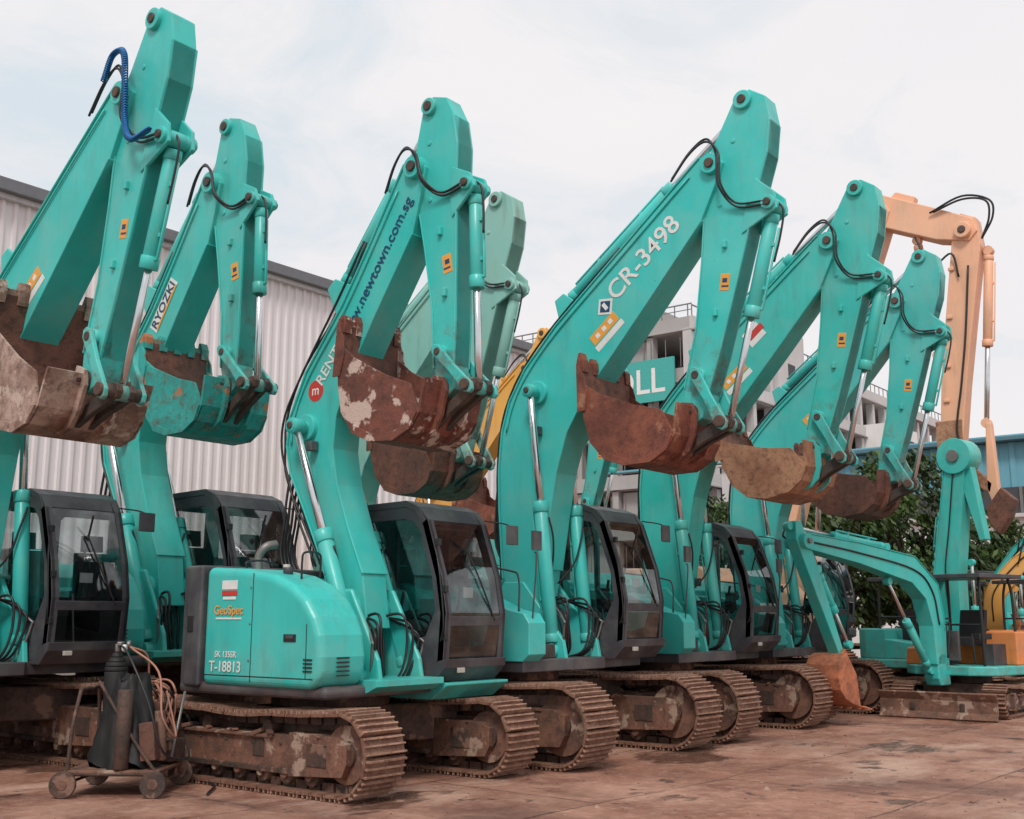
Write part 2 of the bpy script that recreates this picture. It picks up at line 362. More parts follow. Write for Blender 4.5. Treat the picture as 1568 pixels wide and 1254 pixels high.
def hyd(p,x,A,Bp,r,m,frac=.55,rr=None,pipe=True):
    A3=(x,A.real,A.imag); B3=(x,Bp.real,Bp.imag); q=A+(Bp-A)*frac; Q=(x,q.real,q.imag); rr=rr or r*.52
    d=(Bp-A)/abs(Bp-A); n=d*1j
    s0=A+d*.12
    p.cyl((x,s0.real,s0.imag),Q,r,m,seg=18)
    g0=q-d*.10; p.cyl((x,g0.real,g0.imag),(x,(q+d*.03).real,(q+d*.03).imag),r*1.16,m,seg=18)
    g0=A+d*.10; g1=A+d*.2; p.cyl((x,g0.real,g0.imag),(x,g1.real,g1.imag),r*1.1,m,seg=18)
    p.cyl(Q,B3,rr,chrome,seg=14)
    for e in (A,Bp): p.cyl((x-r*.9,e.real,e.imag),(x+r*.9,e.real,e.imag),r*1.05,m,seg=16)
    if pipe:
        o=n*(r+.035); a=A+d*.25+o; b=q-d*.07+o; c=q-d*.07+n*r*.8
        p.tube([(x,a.real,a.imag),(x,b.real,b.imag),(x,c.real,c.imag)],.016,m,6,raw=True)
        for f_ in (.35,.75):
            e=A+(q-A)*f_+n*(r*.6); p.box((x,e.real,e.imag),(.05,.04,r*1.5),m,ph(d))
def front(root,K,pt,bmat,boomrot=0,stickrot=0,brot=0,bs=1.0,bw=.55,hoses=True,labels=True,sticker=None,blue=False,lower=None,messy=False):
    c=K["foot"]; r_=lambda p:rot(p,c,boomrot)
    back=[r_(p) for p in K["back"]]; fr=[r_(p) for p in K["front"]]; piv=r_(K["pivot"]); hin=piv+(K["hinge"]-K["pivot"])*complex(math.cos(stickrot),math.sin(stickrot))
    w=K["bw"]; att=r_(K["att"]); acb=r_(K["acb"]); sm=stickm.get(pt,pt)
    b=Part("boom",root,.012,2)
    b.prism(back+fr,-w,w,pt)
    b.strip(back[1:],.022,-w-.022,w+.022,pt); b.strip(fr[4:-1],.022,-w-.022,w+.022,pt)
    ft=c; b.cyl((-w-.1,ft.real,ft.imag),(w+.1,ft.real,ft.imag),.14,pt)
    b.cyl((-w-.07,piv.real,piv.imag),(w+.07,piv.real,piv.imag),.125,pt,seg=20); b.cyl((-w-.1,piv.real,piv.imag),(w+.1,piv.real,piv.imag),.06,grease,seg=14)
    b.cyl((-w-.27,att.real,att.imag),(w+.27,att.real,att.imag),.075,pt,seg=18); b.cyl((-w-.06,att.real,att.imag),(w+.06,att.real,att.imag),.15,pt,seg=20)
    b.cyl((-w-.29,att.real,att.imag),(w+.29,att.real,att.imag),.04,grease,seg=12)
    d=(piv-acb)/abs(piv-acb); n=d*1j
    for sx in (-1,1):
        b.prism([acb-d*.22-n*.42,acb+d*.3-n*.42,acb+d*.08+n*.08,acb-d*.08+n*.08],sx*.13-.02,sx*.13+.02,pt)
    for i in range(6,len(back)-2):
        q=(back[i]+back[i+1])/2; b.box((0,(q+n*.05).real,(q+n*.05).imag),(w*1.5,.05,.05),pt,ph(d))
    q=(fr[8]+back[4])/2; b.box((-w-.06,q.real+.1,q.imag),(.1,.09,.11),dark_paint)
    b.done()
    SM=lambda p:piv+(p-P200)*(hin-piv)/(H200-P200)
    sc_=abs(hin-piv)/abs(H200-P200)
    sw=.14*sc_
    s=Part("stick",root,.012,2)
    S=[SM(p) for p in STK]
    s.prism(S,-sw,sw,sm)
    s.strip(S[3:10],-.02,-sw-.02,sw+.02,sm); s.strip(S[13:17],-.02,-sw-.02,sw+.02,sm)
    rear=SM(3.60+7.62j); s.cyl((-sw-.05,rear.real,rear.imag),(sw+.05,rear.real,rear.imag),.115*sc_,sm,seg=20); s.cyl((-sw-.07,rear.real,rear.imag),(sw+.07,rear.real,rear.imag),.055,grease)
    cm=SM(3.87+6.28j)
    for sx in (-1,1): s.prism([SM(3.72+6.62j),SM(3.95+6.4j),SM(3.97+6.2j),SM(3.85+6.14j),SM(3.52+5.98j),SM(3.58+6.3j)],sx*sw-.02,sx*sw+.02,sm)
    s.cyl((-sw-.06,cm.real,cm.imag),(sw+.06,cm.real,cm.imag),.085*sc_,sm,seg=18); s.cyl((-sw-.09,cm.real,cm.imag),(sw+.09,cm.real,cm.imag),.045,grease)
    idl=SM(2.90+4.38j); rj=SM(3.2+3.80j)
    s.cyl((-sw-.05,idl.real,idl.imag),(sw+.05,idl.real,idl.imag),.09*sc_,sm,seg=18)
    s.cyl((-sw-.07,hin.real,hin.imag),(sw+.07,hin.real,hin.imag),.10*sc_,grease,seg=18)
    for q in (3.3+5.9j,3.15+5.1j):
        q=SM(q); s.box((-sw-.02,q.real,q.imag),(.05,.05,.09),sm)
    for q in (3.45+7.15j,3.25+6.4j):
        q=SM(q); s.cyl((-sw-.012,q.real,q.imag),(-sw+.01,q.real,q.imag),.03,sm,seg=10)
    s.done()
    h=Part("hydraulic_cylinders",root,.006,1)
    for sx in (-1,1): hyd(h,sx*(w+.18),K["base"],att,.085,pt,.55,.046)
    hyd(h,0,acb,rear,.085,pt,.60,.045)
    hyd(h,0,cm,rj,.076*sc_+.006,sm,.50,.040)
    h.done()
    BM=lambda p:hin+(p-H200)*complex(math.cos(brot),math.sin(brot))*bs
    ear=BM(2.60+3.53j)
    k=Part("bucket_linkage",root,.01,2)
    lm=lower or sm
    def bar(A,Bq,x,wd,th,m):
        d=(Bq-A)/abs(Bq-A); n=d*1j*wd
        k.prism([A-n-d*.04,A-n*.4-d*.1,A+n*.4-d*.1,A+n-d*.04,(A+Bq)/2+n*.75,Bq+n+d*.04,Bq+n*.4+d*.1,Bq-n*.4+d*.1,Bq-n+d*.04,(A+Bq)/2-n*.75],x-th/2,x+th/2,m)
    for sx in (-1,1):
        bar(idl,rj,sx*(sw+.075),.075*sc_,.05,lm)
        bar(rj,ear,sx*.075,.085*sc_,.07,grease)
    k.cyl((-sw-.13,rj.real,rj.imag),(sw+.13,rj.real,rj.imag),.07*sc_,grease); k.cyl((-sw-.12,ear.real,ear.imag),(sw+.12,ear.real,ear.imag),.06*sc_,grease)
    k.cyl((-sw-.14,hin.real,hin.imag),(sw+.14,hin.real,hin.imag),.06*sc_,grease); k.cyl((-sw-.11,idl.real,idl.imag),(sw+.11,idl.real,idl.imag),.05*sc_,grease)
    k.done()
    u=Part("bucket",root,.01,2)
    prof=[2.84+4.02j,2.79+3.66j,2.68+3.48j,2.46+3.36j,2.12+3.35j,1.84+3.44j,1.64+3.66j,1.545+3.98j,1.50+4.32j,1.49+4.66j]
    side=prof[1:-1]+[1.54+4.40j,1.75+4.26j,2.25+4.06j,2.62+3.96j]
    PB=[BM(p) for p in prof]; u.strip(PB,-.03,-bw*bs,bw*bs,bmat)
    prof_in=[p+(2.1+4.2j-p)/abs(2.1+4.2j-p)*.036 for p in prof[1:]]
    u.strip([BM(p) for p in prof_in],-.006,-bw*bs+.03,bw*bs-.03,rust_in)
    for sx in (-1,1):
        x=sx*(bw*bs+.002); u.prism([BM(p) for p in side],x-sx*.03,x,bmat)
        x2=sx*(bw*bs+.022); u.prism([BM(p) for p in (1.46+4.66j,1.47+4.05j,1.58+4.06j,1.62+4.30j,1.57+4.5j)],x2-sx*.02,x2,bmat)
        u.prism([BM(p) for p in (prof[1]-.02-.0j,prof[2],prof[3],prof[4],prof[5],prof[5]+.03+.09j,prof[4]+.0+.08j,prof[3]-.02+.09j,prof[2]-.07+.04j,prof[1]-.09)],x2-sx*.02,x2,bmat)
    u.box((0,BM(1.49+4.62j).real,BM(1.49+4.62j).imag),(2*bw*bs+.02,.05,.16*bs),bmat,brot)
    nt=5
    for i in range(nt):
        x=(-bw+.07+(2*bw-.14)*i/(nt-1))*bs; tl=random.uniform(4.74,4.80)*1j
        u.prism([BM(p) for p in (1.44+4.55j,1.55+4.55j,1.545+4.70j,1.51+tl,1.475+tl,1.445+4.70j)],x-.055*bs,x+.055*bs,bmat)
    for sx in (-1,1):
        xx=sw+.06
        u.prism([BM(p) for p in (2.70+4.08j,2.84+4.06j,2.90+3.92j,2.86+3.66j,2.78+3.50j,2.66+3.42j,2.52+3.40j,2.44+3.37j,2.46+3.50j,2.55+3.68j,2.66+3.82j)],sx*xx-.022,sx*xx+.022,lm if lower else bmat)
    u.done()
    if hoses:
        t=Part("hoses",root,0)
        for dx,e in ((-w-.05,0),(-w-.02,.045),(w+.05,.02)):
            pts=[SM(2.66+6.80j+e*1j),SM(2.92+7.07j+e*1j),SM(3.16+7.17j+e*1j),SM(3.33+6.98j-e),SM(3.35+6.6j-e),SM(3.48+6.36j-e*1j),SM(3.84+6.30j-e*1j)]
            t.tube([(dx-.015*i,p.real,p.imag) if i<5 else (math.copysign(sw+.05,dx),p.real,p.imag) for i,p in enumerate(pts)],.014,rubber,6)
        for x,o_ in ((-.13,.05),(-.08,.06),(.08,.05),(.13,.05),(-.16,.07),(.0,.08)):
            pl=[]
            for i in range(1,len(back)-2):
                nn=1j*(back[i+1]-back[i-1])/abs(back[i+1]-back[i-1]); jj=.05*math.sin(i*2.1+x*40) if messy else .0
                pl.append(back[i]+nn*(o_+(abs(jj)+.02 if messy else 0)))
            t.tube([(x+(random.uniform(-.02,.02) if messy else 0),p.real,p.imag) for p in pl],.015,rubber if (messy or o_>.065) else pt,6,n=4)
        for o_ in (.07,):
            pl=[]
            for i in range(4,len(back)-1):
                nn=1j*(back[i+1]-back[i-1])/abs(back[i+1]-back[i-1]); pl.append(back[i]-nn*o_)
            t.tube([(-w-.018,p.real,p.imag) for p in pl],.011,pt,6,n=4)
        pl=[SM(p) for p in (3.93+6.32j,4.0+6.18j,3.95+5.9j,3.86+5.6j)]
        for x in (-.05,): t.tube([(x,p.real,p.imag) for p in pl],.013,rubber,6)
        for j,x in enumerate((-.14,-.07,.0,.07,.14)):
            p0=back[3]; q=K["base"]
            t.tube([(x,p0.real-.05,p0.imag),(x-.03,p0.real-.08-.02*j,p0.imag-.5),(x-.04,p0.real-.02-.02*j,p0.imag-1.1),(x,q.real-.3,q.imag+.35+.05*j),(x,q.real-.15,q.imag)],.016,rubber,6)
        y0=K["base"]
        for sx in (-1,1):
            for j in range(4):
                x=sx*(w+.0+.06*j)
                t.tube([(sx*w*.5+.03*j,y0.real-.35,y0.imag+.55+.05*j),(x,y0.real+.06+.03*j,y0.imag+.62-.08*j),(x+.02*sx,y0.real+.12+.02*j,y0.imag+.3),(x-.05*sx,y0.real+.08,y0.imag-.0),(x-.1*sx,y0.real-.15,y0.imag-.1)],.015,rubber if j!=3 else steel,6)
            q=K["base"]+(att-K["base"])*.5
            t.tube([(sx*(w+.18),q.real+.11,q.imag),(sx*(w+.10),q.real+.12,q.imag-.25),(sx*(w+.03),q.real+.06,q.imag-.55),(sx*w*.5,q.real-.1,q.imag-.8)],.013,rubber,6)
        if blue:
            pts=[]; P=[Vector((p.real,p.imag)) for p in (SM(2.98+7.08j),SM(3.12+7.32j),SM(3.32+7.28j),SM(3.38+6.9j),SM(3.42+6.5j),SM(3.55+6.28j),SM(3.86+6.30j))]
            C=catmull([(p.x,p.y,0) for p in P],12); N=len(C)*6
            for i in range(N):
                f=i/N*(len(C)-1); a=C[int(f)].lerp(C[min(int(f)+1,len(C)-1)],f-int(f)); th=i*1.25
                pts.append((-w-.10+.028*math.cos(th),a.x+.028*math.sin(th),a.y+.018*math.sin(th)))
            t.tube(pts,.010,blue_hose,5,raw=True)
        t.done()
    if labels:
        l=Part("labels",root,0)
        q=SM(3.28+5.45j); an=ph(hin-piv)+math.pi/2; l.box((-sw-.002,q.real,q.imag),(.004,.12,.2),yel_dec,an)
        l.box((-sw-.005,q.real,q.imag+.02),(.003,.06,.05),navy_dec,an); l.box((-sw-.005,q.real,q.imag-.05),(.003,.09,.02),navy_dec,an)
        q=r_(K["lab"])-.42*complex(math.cos(K["ang"]+boomrot),math.sin(K["ang"]+boomrot))*1.4+(.12-.14j)
        an=K["ang"]+boomrot
        if sticker!="none":
            dd=complex(math.cos(an),math.sin(an)); q=q-dd*.12-dd*1j*.02
            l.box((-w-.002,q.real,q.imag),(.004,.46,.14),yel_dec,an); q2=q-dd*1j*.13
            l.box((-w-.002,q2.real,q2.imag),(.004,.50,.08),white_dec,an)
            for e in (-.12,.0,.12): q3=q+dd*e; l.box((-w-.005,q3.real,q3.imag),(.003,.06,.06),white_dec,an)
        l.done()
    return dict(rot=r_,SM=SM,w=w,ang=K["ang"]+boomrot)

def excavator(x,y,kind,pt,bmat,s=1.0,**kw):
    root=empty("excavator",(x,y,0),0,s)
    if kind=="200":
        g,hl,Rr,w=1.195,2.22,.46,.6
        K=B200
    else:
        g,hl,Rr,w=1.0,1.82,.40,.5
        K=BSR
    track(root,-g,hl,Rr,w,frame_l,-1); track(root,g,hl,Rr,w,frame_l,1)
    c=Part("carbody",root,.02)
    z1=.85 if kind=="200" else .72
    c.slab([(-g,-.9),(-.5,-.55),(.5,-.55),(g,-.9),(g,-.4),(.62,0),(g,.4),(g,.9),(.5,.55),(-.5,.55),(-g,.9),(-g,.4),(-.62,0),(-g,-.4)],z1-.38,z1,frame_m)
    c.cyl((0,0,z1),(0,0,z1+.16),.62,frame_m,seg=32); c.done()
    u=Part("upper_body",root,.05,3)
    if kind=="200":
        u.slab([(-1.3,-2.2),(1.33,-2.2),(1.36,1.1),(.36,1.15),(.3,1.25),(-.4,1.25),(-.45,1.2),(-1.3,1.2)],1.0,1.14,dark_paint)
        u.prism([(-.6,1.12),(1.2,1.12),(1.3,1.2),(1.3,1.55),(1.22,1.66),(1.0,1.70),(.4,1.95),(-.6,2.05)],-1.32,-1.0,pt)
        u.prism([(-.6,1.12),(.15,1.12),(.15,1.9),(-.6,2.0)],-1.02,-.5,pt)
        u.prism([(-2.2,1.12),(-.6,1.12),(-.6,2.12),(-.75,2.3),(-2.1,2.32),(-2.2,2.2)],-1.32,1.3,pt)
        u.prism([(-.6,1.12),(-.34,1.12),(-.34,1.95),(-.6,2.0)],.35,1.34,pt)
        arc=[(1.38*math.sin(t)*1.0,-2.2-.62*max(0,math.cos(t))**.6) for t in [R(a) for a in range(-90,91,12)]]
        u.slab(arc,1.0,2.1,pt)
        for sx in (-1,1): u.prism([(-.05,1.1),(1.15,1.1),(1.1,1.35),(.75,1.75),(.5,2.05),(.2,2.05),(.0,1.7)],sx*.36-.03,sx*.36+.03,pt)
        u.box((-.72,.75,1.22),(.5,.6,.16),grease); u.box((-.7,.45,1.4),(.35,.3,.35),dark_paint)
        for j in range(4): u.cyl((-.85+.1*j,.7,1.3),(-.85+.1*j,.7,1.42),.03,steel,seg=8)
        u.done()
        v=Part("grab_rails",root,0)
        v.tube([(-1.25,1.1,1.68),(-1.25,1.1,2.05),(-1.25,.95,2.15),(-1.25,.2,2.25),(-1.25,.1,2.2),(-1.25,.1,1.9)],.012,dark_paint,6,n=4)
        v.tube([(-1.2,1.25,1.5),(-1.2,1.32,2.25),(-1.2,1.3,2.35)],.01,dark_paint,6); v.box((-1.2,1.32,2.48),(.15,.04,.22),dark_paint); v.box((-1.2,1.297,2.48),(.12,.008,.18),chrome)
        v.done()
        cab(root,.42,1.38,1.13,-.03,pt)
    else:
        u.slab([(-1.2,-1.0),(1.25,-1.0),(1.28,1.0),(.3,1.1),(-1.15,1.15)],.86,.98,dark_paint)
        u.done()
        u=Part("engine_hood",root,.10,5)
        u.prism([(-.60,.95),(1.02,.95),(1.14,1.05),(1.16,1.25),(1.13,1.45),(1.05,1.62),(.92,1.78),(.72,1.92),(.45,2.02),(.0,2.09),(-.60,2.12)],-1.22,-.62,pt)
        u.prism([(-.7,.95),(.1,.95),(.0,1.9),(-.3,2.0),(-.7,2.06)],-.7,1.2,pt)
        u.done()
        u=Part("counterweight",root,.05,3)
        arc=[(1.24*math.sin(t),-.63-.80*max(0,math.cos(t))**.7) for t in [R(a) for a in range(-90,91,10)]]
        u.slab(arc,.93,2.14,dark_paint)
        for sx in (-1,1): u.prism([(.1,.95),(1.05,.95),(1.0,1.2),(.8,1.55),(.6,1.9),(.3,1.9),(.15,1.5)],sx*.30-.03,sx*.30+.03,pt)
        u.done()
        u=Part("body_details",root,.004,1)
        u.box((-1.222,.16,1.52),(.006,.010,1.05),rubber); u.box((-1.222,.25,1.05),(.006,1.6,.010),rubber); u.box((-1.222,.95,1.30),(.006,.010,.5),rubber)
        u.box((-1.224,.72,1.42),(.012,.17,.07),rubber); u.box((-1.23,.72,1.43),(.012,.10,.03),dark_paint)
        for i in range(5): u.box((-.95,1.165,1.08+.04*i),(.16,.012,.014),rubber)
        for i in range(4): u.box((-1.226,.98,1.12+.035*i),(.012,.12,.014),rubber)
        u.box((-1.225,-.80,1.55),(.03,.09,.16),rubber)
        u.box((-1.224,-.20,1.93),(.006,.24,.09),white_dec); u.box((-1.224,-.20,1.85),(.006,.24,.05),red_dec); u.box((-1.224,-.20,1.80),(.006,.20,.03),white_dec)
        u.box((-1.224,-.20,1.60),(.006,.40,.018),white_dec)
        for z_ in (1.2,1.55,1.9): u.cyl((-1.228,.13,z_),(-1.21,.13,z_),.012,steel,seg=8)
        u.tube([(-.75,-.35,2.08),(-.75,-.35,2.24),(-.70,-.30,2.34),(-.58,-.28,2.37)],.045,steel,10)
        u.tube([(-.95,.55,1.98),(-.95,.55,2.15),(-.92,.55,2.24),(-.6,.4,2.25),(-.55,.38,2.15),(-.55,.36,1.9)],.012,rubber,7)
        u.tube([(-1.1,-.1,2.1),(-1.1,-.1,2.16),(-.9,-.1,2.18),(-.7,-.1,2.14)],.012,rubber,6)
        u.cyl((-.95,.35,2.03),(-.95,.35,2.10),.05,dark_paint); u.cyl((-.8,.15,2.06),(-.8,.15,2.14),.035,cream)
        u.prism([(.3,.9),(1.15,.9),(1.28,.96),(1.28,1.02),(.3,1.02)],-.62,.34,pt)
        u.done()
        cab(root,.36,1.34,.98,-.17,pt,beacon=kw.pop("beacon",True),s=.97,strip_col=pt)
    kw.pop("beacon",None)
    info=front(root,K,pt,bmat,**kw)
    return root,info

# ------------------------------------------------------------------ front row
m3,i3=excavator(8.42,9.0,"SR",teal[0],rust_white,brot=R(-6),bs=.97,bw=.46,sticker="none",messy=True)
text("fleet_number_lettering",m3,"T-18813",-1.228,-.22,1.13,0,.145,white_dec)
text("model_lettering",m3,"SK 135SR",-1.228,-.22,1.25,0,.085,white_dec)
text("series_lettering",m3,"GeoSpec",-1.228,-.20,1.68,0,.125,yel_dec)
def btext(root,info,body,pos,size,m,an=None):
    q=info["rot"](pos); text("boom_lettering",root,body,-info["w"]-.006,q.real,q.imag,info["ang"] if an is None else an,size,m)
btext(m3,i3,"RENTAL",.06+4.42j,.19,white_dec,R(52)); btext(m3,i3,"www.newtown.com.sg",.70+5.30j,.185,navy_dec,R(56))
d=Part("rental_logo",m3,0); d.cyl((-i3["w"]-.004,-.20,4.08),(-i3["w"]-.001,-.20,4.08),.12,red_dec,seg=24); d.done()
text("rental_logo_mark",m3,"m",-i3["w"]-.008,-.20,4.08,0,.16,white_dec)

m5,i5=excavator(11.55,9.05,"200",teal[2],rust_red)
btext(m5,i5,"CR-3498",2.22+5.93j,.34,white_dec)
d=Part("rental_logo",m5,0); q=1.66+5.42j; d.box((-.204,q.real,q.imag),(.004,.2,.2),white_dec,R(84)); d.box((-.208,q.real,q.imag),(.004,.14,.14),navy_dec,R(84)); d.box((-.212,q.real,q.imag),(.004,.05,.1),white_dec,R(39)); d.done()
m6,i6=excavator(15.05,9.05,"200",teal[1],rust_dust,brot=R(10),lower=teal[3])
d=Part("boom_plate",m6,0); q=1.98+5.72j; d.box((-.204,q.real,q.imag),(.004,.30,.26),white_dec,R(39.5)); d.box((-.207,q.real+.03,q.imag+.04),(.004,.28,.1),red_dec,R(39.5)); d.done()
m7,i7=excavator(18.35,9.2,"200",teal[3],rust_in,brot=R(6),s=.985)
# ------------------------------------------------------------------ rear row
m1,i1=excavator(6.2,12.96,"200",teal[0],rust_grey,blue=True,brot=R(-14),bs=1.08)
m2,i2=excavator(9.12,13.65,"SR",teal[1],rust_teal,s=1.18,brot=R(0),bs=.90,bw=.5,beacon=False,sticker="none")
d=Part("name_plate",m2,0); q=.44+5.0j; d.box((-.174,q.real,q.imag),(.004,.66,.17),white_dec,R(57)); q=.1+4.35j; d.box((-.174,q.real,q.imag),(.004,.4,.12),yel_dec,R(57)); q=.44+5.0j; d.box((-.178,q.real+.06,q.imag-.04),(.003,.6,.03),yel_dec,R(57)); d.done()
text("name_plate_lettering",m2,"RYOZKI",-.181,.44,5.0,R(57),.17,navy_dec)
m4,i4=excavator(12.25,13.35,"200",teal_faded,rust_in)
btext(m4,i4,"VOLVO",1.3+5.15j,.4,navy_dec)
my,iy=excavator(17.75,16.4,"200",yellow,rust_red,s=.95)
btext(my,iy,"HYUNDAI",.55+4.5j,.3,navy_dec,R(55))
excavator(20.75,16.75,"200",teal[3],rust_red,s=.95)

# ------------------------------------------------------------------ large orange high-reach machine
def high_reach(x,y):
    root=empty("demolition_excavator",(x,y,0))
    track(root,-1.4,2.6,.55,.7,frame_l,-1); track(root,1.4,2.6,.55,.7,frame_l,1)
    u=Part("upper_body",root,.05,3)
    u.cyl((0,0,.8),(0,0,1.2),.8,frame_m,seg=28)
    u.slab([(-1.5,-2.6),(1.5,-2.6),(1.5,1.5),(-1.5,1.5)],1.2,1.4,dark_paint)
    u.prism([(-2.6,1.4),(-.4,1.4),(-.4,2.4),(-.7,2.7),(-2.6,2.7)],-1.5,1.5,orange)
    u.prism([(-.4,1.4),(1.4,1.4),(1.4,2.0),(1.1,2.3),(-.4,2.3)],-1.5,-.6,orange); u.done()
    cab(root,.5,1.5,1.4,0,orange)
    b=Part("boom",root,.02,2)
    b.prism([.3+2.0j,.15+3.2j,.25+4.2j,2.85+10.1j,3.1+10.42j,3.25+10.42j,3.4+10.1j,1.2+4.4j,.9+3.4j,.9+2.0j],-.28,.28,orange)
    b.prism([2.85+10.45j,3.1+10.58j,4.3+9.98j,5.05+9.58j,5.12+9.3j,4.95+9.12j,4.3+9.28j,3.3+9.75j,2.95+9.95j],-.24,.24,orange)
    b.prism([3.2+10.3j,3.5+10.55j,3.9+10.35j,3.8+10.0j],-.12,.12,orange)
    b.cyl((-.36,4.85,9.35),(.36,4.85,9.35),.17,orange,seg=20); b.cyl((-.36,3.12,10.2),(.36,3.12,10.2),.2,orange,seg=20); b.cyl((-.39,3.12,10.2),(.39,3.12,10.2),.1,grease,seg=16); b.cyl((-.39,4.85,9.35),(.39,4.85,9.35),.08,grease,seg=16); b.done()
    s=Part("stick",root,.02,2)
    s.prism([4.62+9.35j,4.8+9.75j,5.1+9.6j,5.15+9.0j,4.98+8.0j,4.68+6.2j,4.5+4.9j,4.4+4.6j,4.15+4.6j,4.08+5.0j,4.2+6.4j,4.45+8.2j],-.2,.2,orange)
    s.cyl((-.3,4.28,4.75),(.3,4.28,4.75),.16,orange,seg=18)
    s.prism([4.02+5.5j,4.55+5.5j,4.5+4.6j,4.02+4.6j],-.215,.215,rust_dust)
    for z in (8.6,7.6,6.6,5.9): s.box((-.22,4.55-.1*(8.6-z),z),(.05,.12,.08),orange)
    s.done()
    h=Part("hydraulic_cylinders",root,.006,1)
    hyd(h,0,5.25+8.9j,4.95+5.4j,.09,orange,.55,.05); hyd(h,-.4,1.0+1.6j,1.3+4.9j,.11,orange); hyd(h,.4,1.0+1.6j,1.3+4.9j,.11,orange)
    hyd(h,0,3.85+9.4j,4.1+6.9j,.085,orange,.5); h.done()
    g=Part("demolition_shear",root,.02,2)
    g.prism([4.95+5.4j,5.05+5.4j,5.1+4.1j,5.2+3.8j,5.0+3.7j,4.88+4.1j],-.10,.10,orange)
    g.prism([5.15+4.1j,5.40+3.85j,5.28+3.5j,5.05+3.2j,4.9+3.4j,4.85+3.7j],-.16,.16,rust_in); g.prism([4.2+4.7j,4.6+4.6j,5.0+4.2j,4.95+4.0j,4.3+4.4j],-.1,.1,rust_dust); g.done()
    t=Part("hoses",root,0)
    for k in (0,.07): t.tube([(-.3,4.3-k,9.85),(-.34,4.9,9.98+k),(-.34,5.35+k,9.85),(-.3,5.38+k,9.5),(-.26,5.2,9.1)],.022,rubber,7)
    t.tube([(-.3,3.9,9.4),(-.36,4.2,8.7),(-.3,4.6,8.9),(-.25,4.7,8.4)],.022,rubber,7)
    t.tube([(-.26,4.9,8.6),(-.26,4.75,7.2),(-.26,4.6,6.2),(-.26,4.45,5.2),(-.26,4.75,4.9)],.022,rubber,7); t.done()
    return root
high_reach(23.0,11.0)

